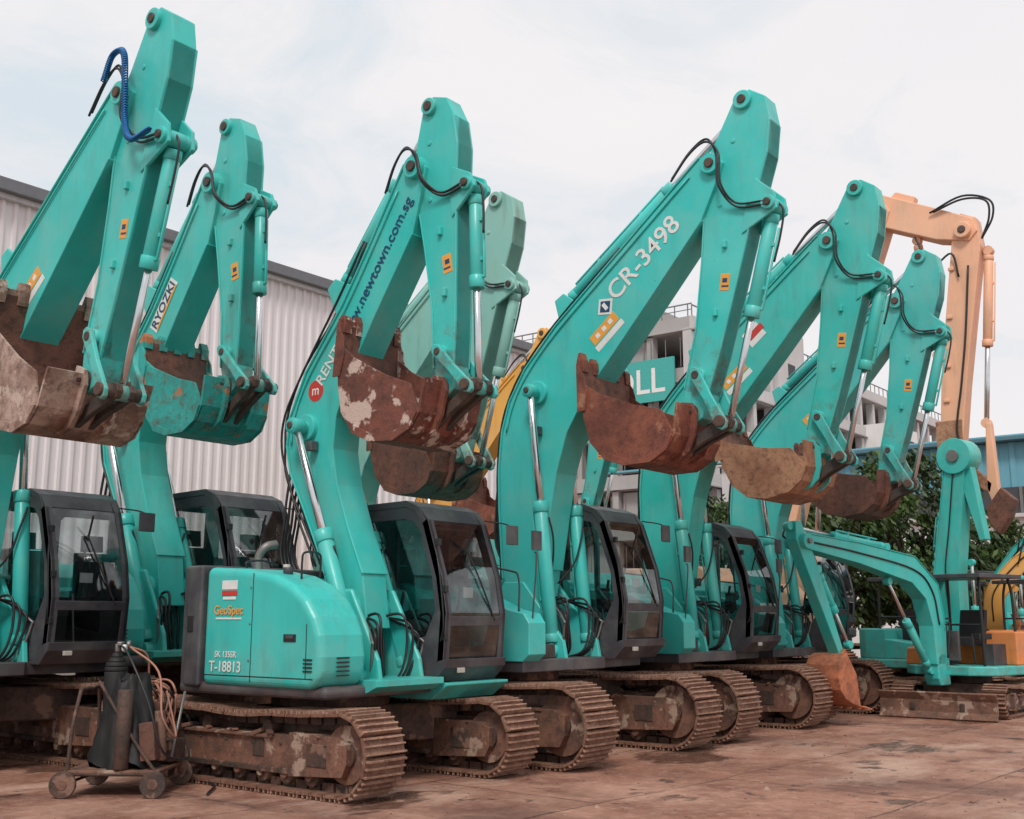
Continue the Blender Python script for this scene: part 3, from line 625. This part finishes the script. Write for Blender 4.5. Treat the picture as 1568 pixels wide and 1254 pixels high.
# ------------------------------------------------------------------ mini excavators
def mini(x,y,rz,pt,pose,canopy=True,accent=None,s=1.0,under=None):
    root=empty("mini_excavator",(x,y,0),rz,s)
    ur=empty("undercarriage",(0,0,0),(under-rz) if under is not None else 0,1,root)
    track(ur,-.75,1.15,.28,.38,frame_l,-1); track(ur,.75,1.15,.28,.38,frame_l,1)
    q=Part("dozer_blade",ur,.01,2)
    q.strip([(1.62,.02),(1.56,.12),(1.55,.3),(1.62,.42)],.04,-.95,.95,frame_l)
    for sx in (-1,1): q.prism([(.4,.3),(1.58,.14),(1.58,.26),(.4,.44)],sx*.4-.04,sx*.4+.04,frame_m)
    q.box((0,0,.42),(1.1,1.3,.22),frame_m); q.done()
    u=Part("body",root,.04,3)
    u.cyl((0,0,.5),(0,0,.68),.4,frame_m,seg=24)
    u.slab([(-.8,-.7),(-.55,-1.0),(0,-1.1),(.55,-1.0),(.8,-.7),(.85,.5),(.5,.8),(-.5,.8),(-.85,.5)],.66,.82,pt)
    u.slab([(-.78,-.7),(-.52,-1.0),(0,-1.08),(.52,-1.0),(.78,-.7),(.8,-.25),(-.8,-.25)],.82,1.38,accent or pt)
    u.prism([(-.3,.82),(.6,.82),(.55,1.1),(-.3,1.2)],-.8,-.42,accent or pt)
    u.prism([(.75,.5),(1.05,.5),(1.1,.62),(1.1,.95),(1.0,1.05),(.75,1.0)],-.14,.14,pt)
    for i in range(4): u.box((-.2+.1*i,-1.05,1.1),(.05,.06,.3),black_in)
    u.done()
    k=Part("operator_station",root,.015,2)
    k.prism([(-.25,1.15),(.25,1.15),(.25,1.28),(-.15,1.3),(-.25,1.75),(-.35,1.75)],-.2,.26,black_in)
    for sx in (-.35,.4): k.cyl((sx,.4,.85),(sx,.45,1.35),.02,black_in,seg=6); k.box((sx,.1,1.3),(.1,.4,.1),black_in)
    k.box((0,.6,1.15),(.5,.06,.5),dark_paint); k.box((-.2,.3,.9),(.3,.3,.12),black_in); k.box((.5,-.1,1.0),(.2,.5,.35),dark_paint)
    if canopy:
        for (px,pa) in ((-.55,-.5),(.65,-.5),(-.55,.5),(.65,.55)): k.tube([(px,pa,.82),(px,pa,1.9),(px*.95,pa*.9,2.3)],.028,rubber,6)
        k.slab([(-.66,-.66),(.76,-.66),(.76,.7),(-.66,.7)],2.28,2.35,dark_paint)
        k.tube([(-.55,.5,1.5),(.65,.55,1.5)],.02,rubber,6,raw=True); k.tube([(-.55,-.5,1.6),(-.55,.5,1.6)],.02,rubber,6,raw=True)
    k.done()
    b=Part("boom",root,.015,2)
    bl=pose["boom"]; w=pose.get("w",.13)
    up=[];dn=[]
    for i,(p,hw) in enumerate(bl):
        a=bl[max(0,i-1)][0]; c=bl[min(len(bl)-1,i+1)][0]; d_=(c-a)/abs(c-a); up.append(p+d_*1j*hw); dn.append(p-d_*1j*hw)
    b.prism(up+dn[::-1],-w,w,pt); b.strip(up,.015,-w-.015,w+.015,pt)
    e=bl[-1][0]; hd=pose.get("head",.12); b.cyl((-w-.05,e.real,e.imag),(w+.05,e.real,e.imag),hd,pt,seg=26); b.cyl((-w-.09,e.real,e.imag),(w+.09,e.real,e.imag),hd*.35,steel,seg=16)
    b.done()
    A,B=pose["stick"]; d_=(B-A)/abs(B-A); n=d_*1j
    s_=Part("stick",root,.012,2)
    s_.prism([A-d_*.35+n*.04,A-d_*.1+n*.16,A+d_*.3+n*.15,B+n*.06,B-n*.06,A+d_*.3-n*.12,A-d_*.3-n*.08],-.1,.1,pt); s_.done()
    h=Part("hydraulic_cylinders",root,.005,1)
    for (p0,p1) in pose["cyl"]: hyd(h,0,p0,p1,.06,pt,.55)
    h.done()
    if pose.get("bs",.55)>0:
        v=Part("bucket",root,.008,2)
        bm_=lambda p:B+(p-H200)*complex(math.cos(pose["brot"]),math.sin(pose["brot"]))*pose.get("bs",.55)
        prof=[2.84+4.02j,2.79+3.66j,2.68+3.48j,2.46+3.36j,2.12+3.35j,1.84+3.44j,1.64+3.66j,1.545+3.98j,1.50+4.32j,1.49+4.66j]
        bm2=pose.get("bmat",rust_dust)
        v.strip([bm_(p) for p in prof],-.02,-.3,.3,bm2)
        for sx in (-1,1): v.prism([bm_(p) for p in prof[1:-1]+[2.3+4.1j]],sx*.3-.012,sx*.3+.012,bm2)
        for sx in (-1,1): v.prism([B+.1,B+.1j,B-.1,bm_(2.5+3.5j),bm_(2.75+3.5j)],sx*.13-.02,sx*.13+.02,bm2)
        for i in range(4): xx=-.25+.5*i/3; v.prism([bm_(p) for p in (1.44+4.55j,1.55+4.55j,1.51+4.9j,1.47+4.9j)],xx-.03,xx+.03,bm2)
        v.done()
    t=Part("hoses",root,0)
    for j in range(4):
        p0=bl[1][0]; t.tube([(-.1+.1*j,.9,.95),(-.15+.12*j,.5+.1*j,1.5),(-.1+.1*j,p0.real-.1,p0.imag)],.016,rubber,6)
    A0=bl[-2][0]; t.tube([(-.17,A0.real,A0.imag),(-.2,e.real-.2,e.imag+.25),(-.18,e.real+.15,e.imag+.1),(-.12,A.real,A.imag)],.016,rubber,6)
    t.tube([(w+.01,p.real,p.imag) for p,_ in bl[1:]],.016,rubber,6); t.tube([(-w-.02,(p+.04j).real,(p+.04j).imag) for p,_ in bl[1:]],.014,rubber,6)
    t.done()
    return root
rb=rusty("rust_orange_bucket",(.52,.18,.085,1),(.30,.11,.055,1),(.12,.05,.035,1),None,71)
poseA=dict(boom=[(1.0+.85j,.13),(1.0+1.5j,.17),(1.15+2.05j,.22),(1.65+2.40j,.22),(3.1+2.62j,.16),(4.45+2.76j,.11)],w=.14,stick=(4.45+2.76j,3.65+1.05j),
  cyl=[(1.15+.75j,2.2+2.2j),(2.2+2.76j,4.7+2.98j),(4.05+2.35j,3.35+1.2j)],brot=R(98),bs=.58,bmat=rb)
mA=mini(20.55,6.05,R(-104),teal[0],poseA,under=R(-92),accent=orange2)
text("boom_maker_lettering",mA,"KOBELCO",-.146,2.5,2.50,R(8),.17,white_dec)
text("hire_lettering",mA,"C166RH",-.856,.0,.74,0,.15,red_dec)
poseB=dict(boom=[(.9+.8j,.16),(.75+1.6j,.2),(.72+2.4j,.24),(.85+3.2j,.22),(1.0+4.2j,.2),(1.05+4.6j,.2)],w=.17,head=.34,stick=(1.12+4.55j,1.45+3.0j),
  cyl=[(1.15+.75j,1.15+2.6j),(.45+2.6j,.75+4.3j)],brot=R(10),bs=0)
mini(22.6,7.5,R(-12),teal[1],poseB,canopy=True,s=1.02)
poseC=dict(boom=[(.9+.8j,.14),(.75+1.5j,.18),(.8+2.1j,.2),(1.3+2.7j,.16),(1.7+3.0j,.12)],w=.13,stick=(1.7+3.0j,1.9+1.4j),
  cyl=[(1.15+.75j,1.2+2.2j),(1.1+2.6j,1.75+3.2j)],brot=R(30),bs=.5,bmat=rust_in)
mini(24.6,7.4,R(10),yellow,poseC,canopy=True,accent=teal[1])
mini(24.0,5.5,R(-35),teal[3],poseC,canopy=True,accent=orange2)
mini(28.5,8.2,R(-20),teal[2],poseC,canopy=True,accent=teal[2],s=1.15)

# ------------------------------------------------------------------ welding cart
def cart(x,y):
    root=empty("welding_cart",(x,y,0),R(38))
    f=Part("cart_frame",root,.006,1)
    for sx in (-.34,.34):
        f.tube([(sx,-.40,.2),(sx,.46,.2)],.022,frame_m,6,raw=True)
        f.tube([(sx,-.38,.2),(sx,-.36,.6),(sx*.7,-.34,.95)],.02,frame_m,6)
        f.tube([(sx,.44,.2),(sx*.9,.2,.5),(sx*.5,-.2,1.02)],.018,frame_m,6)
    f.tube([(-.24,-.34,.95),(.24,-.34,.95)],.02,frame_m,6,raw=True); f.tube([(-.3,.2,.5),(.3,.2,.5)],.016,frame_m,6,raw=True)
    f.box((0,.03,.22),(.72,.88,.03),frame_l)
    for a in (-.38,.44):
        f.cyl((-.46,a,.12),(.46,a,.12),.015,frame_m,seg=8)
        for sx in (-.43,.43): f.cyl((sx-.025,a,.12),(sx+.025,a,.12),.12,frame_m,seg=20); f.cyl((sx-.032,a,.12),(sx+.032,a,.12),.05,frame_l,seg=12)
    f.done()
    g=Part("gas_cylinder",root,.01,2)
    g.cyl((.10,-.12,.24),(.10,-.14,1.10),.11,black_tarp,seg=22)
    rr=[.11,.105,.09,.06,.035]
    for i in range(4): g.cyl((.10,-.14,1.10+.045*i),(.10,-.14,1.145+.045*i),rr[i],black_tarp,r2=rr[i+1],seg=22)
    g.cyl((.10,-.14,1.28),(.10,-.14,1.36),.025,steel,seg=10); g.box((.10,-.11,1.36),(.10,.05,.04),steel); g.cyl((.16,-.07,1.35),(.16,-.03,1.35),.04,steel,seg=14); g.cyl((.03,-.07,1.32),(.03,-.03,1.32),.035,white_dec,seg=14)
    g.done()
    g=Part("draped_cover",root,.0)
    N=40; rings=[]
    for zi in range(14):
        z=.24+.062*zi; ring=[]
        for i in range(N):
            t=2*math.pi*i/N; rad=(.40-.019*zi)*(1+.10*math.sin(3*t+zi*.25)+.07*math.sin(8*t-zi*.2)+.04*math.sin(15*t+zi))+random.uniform(-.012,.012)
            ring.append(g.bm.verts.new(V(.0+rad*math.cos(t)*.82,.06+rad*math.sin(t)*.85,z+random.uniform(-.015,.015)+.05*math.sin(5*t))))
        rings.append(ring)
    for a,b in zip(rings,rings[1:]):
        for i in range(N): g.face([a[i],a[(i+1)%N],b[(i+1)%N],b[i]],black_tarp,True)
    g.face(rings[-1],black_tarp); g.done()
    g=Part("cutting_gear",root,.006,1)
    g.box((-.22,.32,.48),(.16,.14,.34),rust_in,.1); g.cyl((-.1,.4,.3),(-.14,.38,.75),.05,frame_m,seg=12); g.box((.2,.38,.36),(.26,.2,.2),frame_m,0,.3); g.cyl((.05,.45,.3),(.3,.48,.9),.014,steel,seg=8)
    g.cyl((-.32,.1,.24),(-.30,.1,.95),.07,frame_m,seg=14); g.cyl((.3,.2,.24),(.28,.2,.8),.07,rust_in,seg=14); g.done()
    h=Part("hose_coils",root,0)
    for j in range(11):
        r0=.19+.04*random.random(); cx=.33+.02*j; pts=[]
        for i in range(15):
            t=2*math.pi*i/14; pts.append((cx+.04*math.sin(3*t+j),-.02+.15*math.cos(t)+.02*j,.84+r0*math.sin(t)*(1.9 if math.sin(t)<0 else .6)+.03*math.sin(j*2)))
        h.tube(pts,.012,hose_or if j%3 else rubber,6,n=3)
    h.tube([(.08,-.1,1.35),(-.26,.1,1.25),(-.42,.35,.85),(-.38,.5,.4),(.1,.6,.3),(.4,.45,.5)],.011,rubber,6)
    h.tube([(.1,-.02,1.33),(.0,.3,1.1),(-.2,.42,.7),(.0,.5,.5),(.3,.3,.9)],.011,hose_or,6)
    h.tube([(.1,-.02,1.33),(.25,.1,1.25),(.36,.1,1.0),(.4,.1,.8)],.011,hose_or,6)
    h.tube([(.35,.0,1.0),(.6,.2,.9),(.74,.3,.4),(.66,.4,.06),(.3,.8,.03),(-.3,.9,.02)],.012,rubber,6)
    h.tube([(.4,.1,.95),(.5,.3,.6),(.45,.4,.3),(.3,.42,.1)],.012,hose_or,6); h.done()
cart(6.42,9.7)

# ------------------------------------------------------------------ ground
def ground():
    k=M("yard_concrete_mud")
    geo=k.tc.outputs["Object"]
    n1=k.noise(.25,6,.6); n2=k.noise(1.3,8,.65,off=4); n3=k.noise(9,6,.7,off=9)
    col=k.mix(k.rng(n1,.36,.64),(.33,.145,.092,1),(.47,.255,.185,1))
    col=k.mix(k.rng(n2,.42,.64,0,.85),col,(.21,.082,.050,1))
    col=k.mix(k.rng(n3,.5,.75,0,.6),col,(.58,.37,.285,1))
    st=k.noise(.5,6,.72,(1,.35,1),off=17); col=k.mix(k.rng(st,.50,.64,0,.72),col,(.12,.055,.038,1))
    lt=k.noise(.7,7,.7,(.5,1,1),off=117); col=k.mix(k.rng(lt,.52,.66,0,.7),col,(.60,.40,.31,1))
    oil=k.noise(2.4,4,.6,off=77); col=k.mix(k.rng(oil,.63,.69,0,.8),col,(.045,.026,.02,1))
    mp=k.n.new("ShaderNodeMapping"); k.l.new(geo,mp.inputs[0]); mp.inputs["Rotation"].default_value=(0,0,R(3))
    wn=k.n.new("ShaderNodeTexNoise"); wn.inputs["Scale"].default_value=1.2; wn.inputs["Detail"].default_value=5; k.l.new(geo,wn.inputs["Vector"])
    va=k.n.new("ShaderNodeVectorMath"); va.operation="MULTIPLY_ADD"; k.l.new(wn.outputs["Color"],va.inputs[0]); va.inputs[1].default_value=(.2,.2,0); k.l.new(mp.outputs[0],va.inputs[2])
    br=k.n.new("ShaderNodeTexBrick"); k.l.new(va.outputs[0],br.inputs["Vector"]); br.inputs["Scale"].default_value=1; br.inputs["Brick Width"].default_value=4.2; br.inputs["Row Height"].default_value=2.1
    br.inputs["Mortar Size"].default_value=.018; br.inputs["Mortar Smooth"].default_value=.5
    br.inputs["Color1"].default_value=(.75,.75,.75,1); br.inputs["Color2"].default_value=(1.08,1.06,1.05,1); br.inputs["Mortar"].default_value=(.35,.32,.30,1)
    col=k.mix(k.rng(k.noise(.6,4,off=30),.38,.6,.15,1),col,k.mix(1.0,col,br.outputs["Color"],"MULTIPLY"))
    wet=k.noise(.42,5,.6,(1,1.6,1),off=51); wf=k.rng(wet,.565,.61)
    col=k.mix(k.math("MULTIPLY",wf,.7),col,(.075,.038,.028,1))
    ro=k.rng(n3,.3,.7,.5,.88); ro=k.math("SUBTRACT",ro,k.math("MULTIPLY",wf,.42))
    h=k.math("ADD",n3,k.math("MULTIPLY",n2,2.0)); h=k.math("ADD",h,k.math("MULTIPLY",br.outputs["Fac"],-.6))
    h=k.math("MULTIPLY",h,k.math("SUBTRACT",1.0,k.math("MULTIPLY",wf,.8)))
    k.bump(h,.7,.05)
    k.set(col,ro)
    p=Part("ground",None,0); p.slab([(-250,-350),(450,-350),(450,250),(-250,250)],-.5,0,k.m); p.done()
ground()
p=Part("ground_debris",None,0)
for i in range(1100):
    x=random.uniform(4,26); y=random.uniform(1.5,8.2) if random.random()<.6 else random.uniform(6.5,14); r=random.uniform(.006,.022)*(1 if random.random()<.95 else 1.8)
    q=[p.bm.verts.new((x+r*random.uniform(.6,1.3)*math.cos(t),y+r*random.uniform(.6,1.3)*math.sin(t),-.002)) for t in (0,1.3,2.5,3.8,5.1)]; tp=p.bm.verts.new((x,y,r*.7))
    for j in range(5): p.face([q[j],q[(j+1)%5],tp],frame_l)
p.done()

# ------------------------------------------------------------------ buildings
def cladding(name,c,dirtc):
    k=M(name); n=k.noise(.35,5,.6); s_=k.noise(3,6,.6,(1,1,.06),off=3)
    col=k.mix(k.rng(n,.35,.7,0,.35),c,dirtc); col=k.mix(k.rng(s_,.5,.75,0,.35),col,dirtc)
    return k.set(col,.5)
wall_w=cladding("white_cladding",(.80,.75,.77,1),(.58,.52,.51,1)); wall_b=cladding("blue_cladding",(.15,.40,.50,1),(.10,.25,.32,1))
roof_g=simple("roof_flashing_grey",(.16,.165,.18,1),.5); conc_l=cladding("painted_concrete",(.55,.53,.53,1),(.36,.34,.33,1)); conc_d=cladding("raw_concrete",(.40,.38,.37,1),(.24,.23,.22,1))
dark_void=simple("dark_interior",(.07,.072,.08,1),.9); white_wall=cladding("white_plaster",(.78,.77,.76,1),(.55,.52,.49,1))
def corrug_x(p,x0,x1,y,z0,z1,m,pitch=.25,dep=.045):
    vs=[];x=x0
    while x<x1:
        for dx,dy in ((0,0),(pitch*.55,0),(pitch*.65,-dep),(pitch*.9,-dep)): vs.append((x+dx,y+dy))
        x+=pitch
    prev=None
    for (a,b) in vs:
        c=(p.bm.verts.new((a,b,z0)),p.bm.verts.new((a,b,z1)))
        if prev: p.face([prev[0],c[0],c[1],prev[1]],m)
        prev=c
def wh():
    root=empty("warehouse",(0,20,0))
    p=Part("corrugated_wall",root,0)
    corrug_x(p,-14,27.5,0,.6,9.5,wall_w); p.done()
    p=Part("warehouse_shell",root,0)
    p.slab([(-14,-.1),(27.5,-.1),(27.5,-30),(-14,-30)],0,9.45,wall_w)
    p.done()
    p=Part("plinth",root,0); p.box((6.75,.08,.3),(41.6,.24,.6),conc_d); p.done()
    p=Part("roof",root,.02)
    p.box((6.75,.12,9.62),(42.2,.34,.26),roof_g); p.box((6.75,.05,9.45),(41.8,.2,.12),simple("gutter_white",(.6,.6,.62,1)))
    p.slab([(-14.3,.1),(27.8,.1),(27.8,-30.3),(-14.3,-30.3)],9.5,9.7,roof_g)
    p.prism([(-.3,9.7),(-15,11.2),(-30,9.7)],-14,27.5,roof_g)
    for x in (-7,26.5): p.cyl((x,.16,.2),(x,.16,9.4),.07,wall_w,seg=10)
    p.done()
wh()
def wh2():
    root=empty("blue_warehouse",(46,0,0))
    p=Part("cladding_band",root,0)
    y=-30
    prev=None
    while y<22:
        for dy,dx in ((0,0),(.3,0),(.36,-.07),(.54,-.07)):
            c=(p.bm.verts.new((dx,y+dy,6.6)),p.bm.verts.new((dx,y+dy,8.35)))
            if prev: p.face([prev[0],c[0],c[1],prev[1]],wall_b)
            prev=c
        y+=.6
    p.done()
    p=Part("walls",root,.01)
    p.box((8,4,4.15),(15.9,52,8.3),white_wall)
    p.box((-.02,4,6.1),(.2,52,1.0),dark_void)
    for i in range(27): p.box((-.16,-21+2*i*1.0,6.1),(.1,.12,1.0),steel)
    for i in range(9): p.box((-.05,-20+6*i,2.8),(.3,.45,5.5),white_wall)
    p.box((-.1,4,5.5),(.4,52,.15),conc_l)
    p.done()
    p=Part("roof",root,.02); p.box((7.9,4,8.45),(17,52.6,.16),simple("blue_roof_edge",(.08,.19,.24,1)))
    p.prism([(-30,8.5),(22,8.5),(22,8.6),(-30,8.6)],-.5,.0,wall_b); p.done()
wh2()
def carpark():
    root=empty("multistorey_carpark",(64.6,35.2,0))
    p=Part("structure",root,0)
    W,D=54,34; fh=3.45; nf=6
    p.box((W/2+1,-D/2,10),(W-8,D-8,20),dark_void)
    for f in range(nf+1):
        z=f*fh
        p.box((W/2,-D/2,z),(W,D,.4),conc_d)
    for f in range(1,nf+1):
        z=f*fh
        for (cx,cy,sx,sy) in ((W/2,-.0,W+.3,.25),(0,-D/2,.25,D)):
            p.box((cx,cy,z+.35),(sx,sy,.95),conc_l if sy<1 else conc_d)
            p.box((cx+(0 if sy<1 else -.14),cy+(.14 if sy<1 else 0),z-.1),(sx+.02,sy+.02,.08),conc_d)
    for i in range(19): p.box((i*3,-.3,nf*fh/2),(.5,.6,nf*fh),conc_l)
    for i in range(12): p.box((.3,-.3-i*3,nf*fh/2),(.6,.5,nf*fh),conc_d)
    for f in range(nf):
        for i in range(60):
            if (i*7+f*3)%11<7: p.box((-.1,-.57*i-.3,f*fh+1.9),(.05,.05,2.0),steel)
        for i in range(11):
            if (i+f)%3==0: p.box((.5,-3*i-1.8,f*fh+1.7),(.1,2.3,2.9),conc_d)
    for i in range(33): p.box((0,-1*i-.3,nf*fh+1.25),(.06,.06,.9),steel)
    p.box((0,-D/2,nf*fh+1.7),(.08,D,.08),steel); p.box((0,-D/2,nf*fh+1.3),(.05,D,.05),steel)
    for i in range(50): p.box((i*1.05,0,nf*fh+1.2),(.06,.06,.8),steel)
    p.box((W/2,0,nf*fh+1.6),(W,.08,.08),steel)
    p.box((5,-7,nf*fh+1.6),(5,5,2.4),conc_d); p.box((4,-20,nf*fh+1.4),(6,5,2),conc_d)
    p.done()
    p=Part("stair_tower",root,0)
    p.box((15,-1.2,11.7),(5,3,23.4),conc_l)
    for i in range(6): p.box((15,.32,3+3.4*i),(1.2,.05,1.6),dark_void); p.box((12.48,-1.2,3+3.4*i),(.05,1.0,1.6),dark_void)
    p.box((34,1.0,9),(7,2.5,18.5),white_wall)
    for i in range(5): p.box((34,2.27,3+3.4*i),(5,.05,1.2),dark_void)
    p.done()
    s=Part("billboard",root,0); s.box((-.4,-4.8,17.4),(.15,7.2,2.9),simple("sign_green",(.06,.42,.38,1)))
    for a in (-8.2,-1.6): s.box((-.25,a,17.2),(.2,.15,3.2),steel)
    s.done()
    text("billboard_lettering",root,"ROLL",-.49,-4.8,17.3,0,2.4,white_dec)
carpark()
def annex():
    root=empty("office_block",(60,24,0))
    p=Part("structure",root,0)
    p.box((14,-3,5.2),(30,7,10.4),conc_l)
    for f in range(3):
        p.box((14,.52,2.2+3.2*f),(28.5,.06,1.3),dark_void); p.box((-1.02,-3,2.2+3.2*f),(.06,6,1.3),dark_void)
        for i in range(15): p.box((.5+2*i,.55,2.2+3.2*f),(.18,.1,1.3),white_wall)
    p.box((14,-3,10.6),(30.6,7.6,.5),white_wall); p.done()
annex()

# ------------------------------------------------------------------ trees
leafs=[]
for i,c in enumerate(((.055,.11,.025,1),(.035,.075,.02,1),(.09,.15,.035,1))):
    k=M("leaf_%d"%i); k.set(k.mix(k.rng(k.noise(2,3),.3,.7),c,tuple(v*.55 for v in c[:3])+(1,)),.55); leafs.append(k.m)
bark=rusty("bark",(.10,.07,.05,1),(.06,.04,.03,1),(.03,.02,.015,1),None,91)
def tree(x,y,h,r,seed):
    random.seed(seed); root=empty("broadleaf_tree",(x,y,0))
    t=Part("trunk",root,0)
    top=h*.5
    def limb(p0,p1,r0,r1):
        n=5
        pv=p0
        for i in range(1,n+1):
            q=tuple(p0[j]+(p1[j]-p0[j])*i/n+random.uniform(-.06,.06)*(j<2) for j in range(3))
            t.cyl(pv,q,r0+(r1-r0)*(i-1)/n,bark,r2=r0+(r1-r0)*i/n,seg=8); pv=q
    limb((0,0,0),(.1,.1,top),.16,.1)
    for i in range(9):
        a=random.uniform(0,6.28); rr=r*random.uniform(.4,.95); z=h*random.uniform(.5,.95)
        limb((.08,.08,top*random.uniform(.6,1)),(rr*math.cos(a),rr*math.sin(a),z),.06,.015)
    t.done()
    f=Part("foliage",root,0)
    for i in range(80):
        a=random.uniform(0,6.28); zz=random.random(); rad=r*(1-.55*abs(zz-.4))*math.sqrt(random.uniform(.1,1))*random.choice((.8,1,1.12))
        cx,cy,cz=rad*math.cos(a),rad*math.sin(a),h*(.28+.7*zz); cr=random.uniform(.25,.55); mm=random.choice(leafs)
        for j in range(95):
            v=Vector((random.gauss(0,.5),random.gauss(0,.5),random.gauss(0,.42)))*cr+Vector((cx,cy,cz))
            n=Vector((random.uniform(-1,1),random.uniform(-1,1),random.uniform(-.3,1))).normalized(); u=n.orthogonal().normalized(); w=n.cross(u); s_=random.uniform(.05,.10); l=s_*1.7
            vs=[f.bm.verts.new(v+q) for q in (u*l,w*s_*.6,-u*l,-w*s_*.6)]; f.face(vs,mm if random.random()<.8 else leafs[2])
    f.done()
for i,(x,y,h,r) in enumerate(((30.5,12.2,5.4,2.3),(31.5,10.6,6.0,2.2),(29.0,13.8,4.8,2.0),(35,14.5,5.6,2.5),(33,9.3,4.2,1.7))): tree(x,y,h,r,100+i)
random.seed(5)

# ------------------------------------------------------------------ world, sun, camera
w=bpy.data.worlds.new("World"); scene.world=w; w.use_nodes=True; nt=w.node_tree; n=nt.nodes; l=nt.links
bg=n["Background"]; bg.inputs[1].default_value=.15
sky=n.new("ShaderNodeTexSky"); sky.sky_type="NISHITA"; sky.sun_disc=False; sky.sun_elevation=R(50); sky.sun_rotation=R(240); sky.dust_density=2.5; sky.air_density=1.0
tc=n.new("ShaderNodeTexCoord"); sp=n.new("ShaderNodeSeparateXYZ"); l.new(tc.outputs["Generated"],sp.inputs[0])
def mth(op,a,b):
    t=n.new("ShaderNodeMath"); t.operation=op
    for i,v in enumerate((a,b)):
        if isinstance(v,bpy.types.NodeSocket): l.new(v,t.inputs[i])
        else: t.inputs[i].default_value=v
    return t.outputs[0]
def mrange(v,a,b,c,d):
    t=n.new("ShaderNodeMapRange"); l.new(v,t.inputs[0])
    for i,x in zip((1,2,3,4),(a,b,c,d)): t.inputs[i].default_value=x
    return t.outputs[0]
zz=mth("MAXIMUM",mth("ADD",sp.outputs[2],.12),.05)
cb=n.new("ShaderNodeCombineXYZ"); l.new(mth("DIVIDE",sp.outputs[0],zz),cb.inputs[0]); l.new(mth("DIVIDE",sp.outputs[1],zz),cb.inputs[1])
nz=n.new("ShaderNodeTexNoise"); l.new(cb.outputs[0],nz.inputs["Vector"]); nz.inputs["Scale"].default_value=2.4; nz.inputs["Detail"].default_value=10; nz.inputs["Roughness"].default_value=.62; nz.inputs["Distortion"].default_value=.6
nz2=n.new("ShaderNodeTexNoise"); l.new(cb.outputs[0],nz2.inputs["Vector"]); nz2.inputs["Scale"].default_value=.8; nz2.inputs["Detail"].default_value=6
side=mrange(mth("SUBTRACT",sp.outputs[1],sp.outputs[0]),-.9,.35,.45,-.12)
fac=mth("MINIMUM",mth("MAXIMUM",mth("ADD",mrange(nz.outputs["Fac"],.36,.60,.45,1.0),side),.35),1.0)
cm=n.new("ShaderNodeMix"); cm.data_type="RGBA"; l.new(mrange(nz2.outputs["Fac"],.35,.65,0,1),cm.inputs[0]); cm.inputs[6].default_value=(5.75,5.65,5.8,1); cm.inputs[7].default_value=(6.15,5.95,6.0,1)
blu=n.new("ShaderNodeMix"); blu.data_type="RGBA"; blu.inputs[0].default_value=.88; l.new(sky.outputs[0],blu.inputs[6]); blu.inputs[7].default_value=(4.2,5.1,5.6,1)
mx=n.new("ShaderNodeMix"); mx.data_type="RGBA"; l.new(fac,mx.inputs[0]); l.new(blu.outputs[2],mx.inputs[6]); l.new(cm.outputs[2],mx.inputs[7]); l.new(mx.outputs[2],bg.inputs[0])
sd=bpy.data.lights.new("sun","SUN"); sd.energy=2.0; sd.angle=R(14); sd.color=(1,.94,.87); so=bpy.data.objects.new("sun",sd); coll.objects.link(so)
el=R(50); az=Vector((math.sin(R(240)),math.cos(R(240)),0)); dirv=-(az*math.cos(el)+Vector((0,0,math.sin(el))))
so.rotation_euler=dirv.to_track_quat("-Z","Y").to_euler(); so.location=(0,0,30)
cd=bpy.data.cameras.new("camera"); cd.sensor_width=36; cd.lens=39.4; cd.clip_end=2000; co=bpy.data.objects.new("camera",cd); coll.objects.link(co)
co.location=(0,0,1.6); co.rotation_euler=(R(100.57),0,R(-52)); scene.camera=co
scene.view_settings.view_transform="Standard"; scene.view_settings.look="None"; scene.view_settings.exposure=0
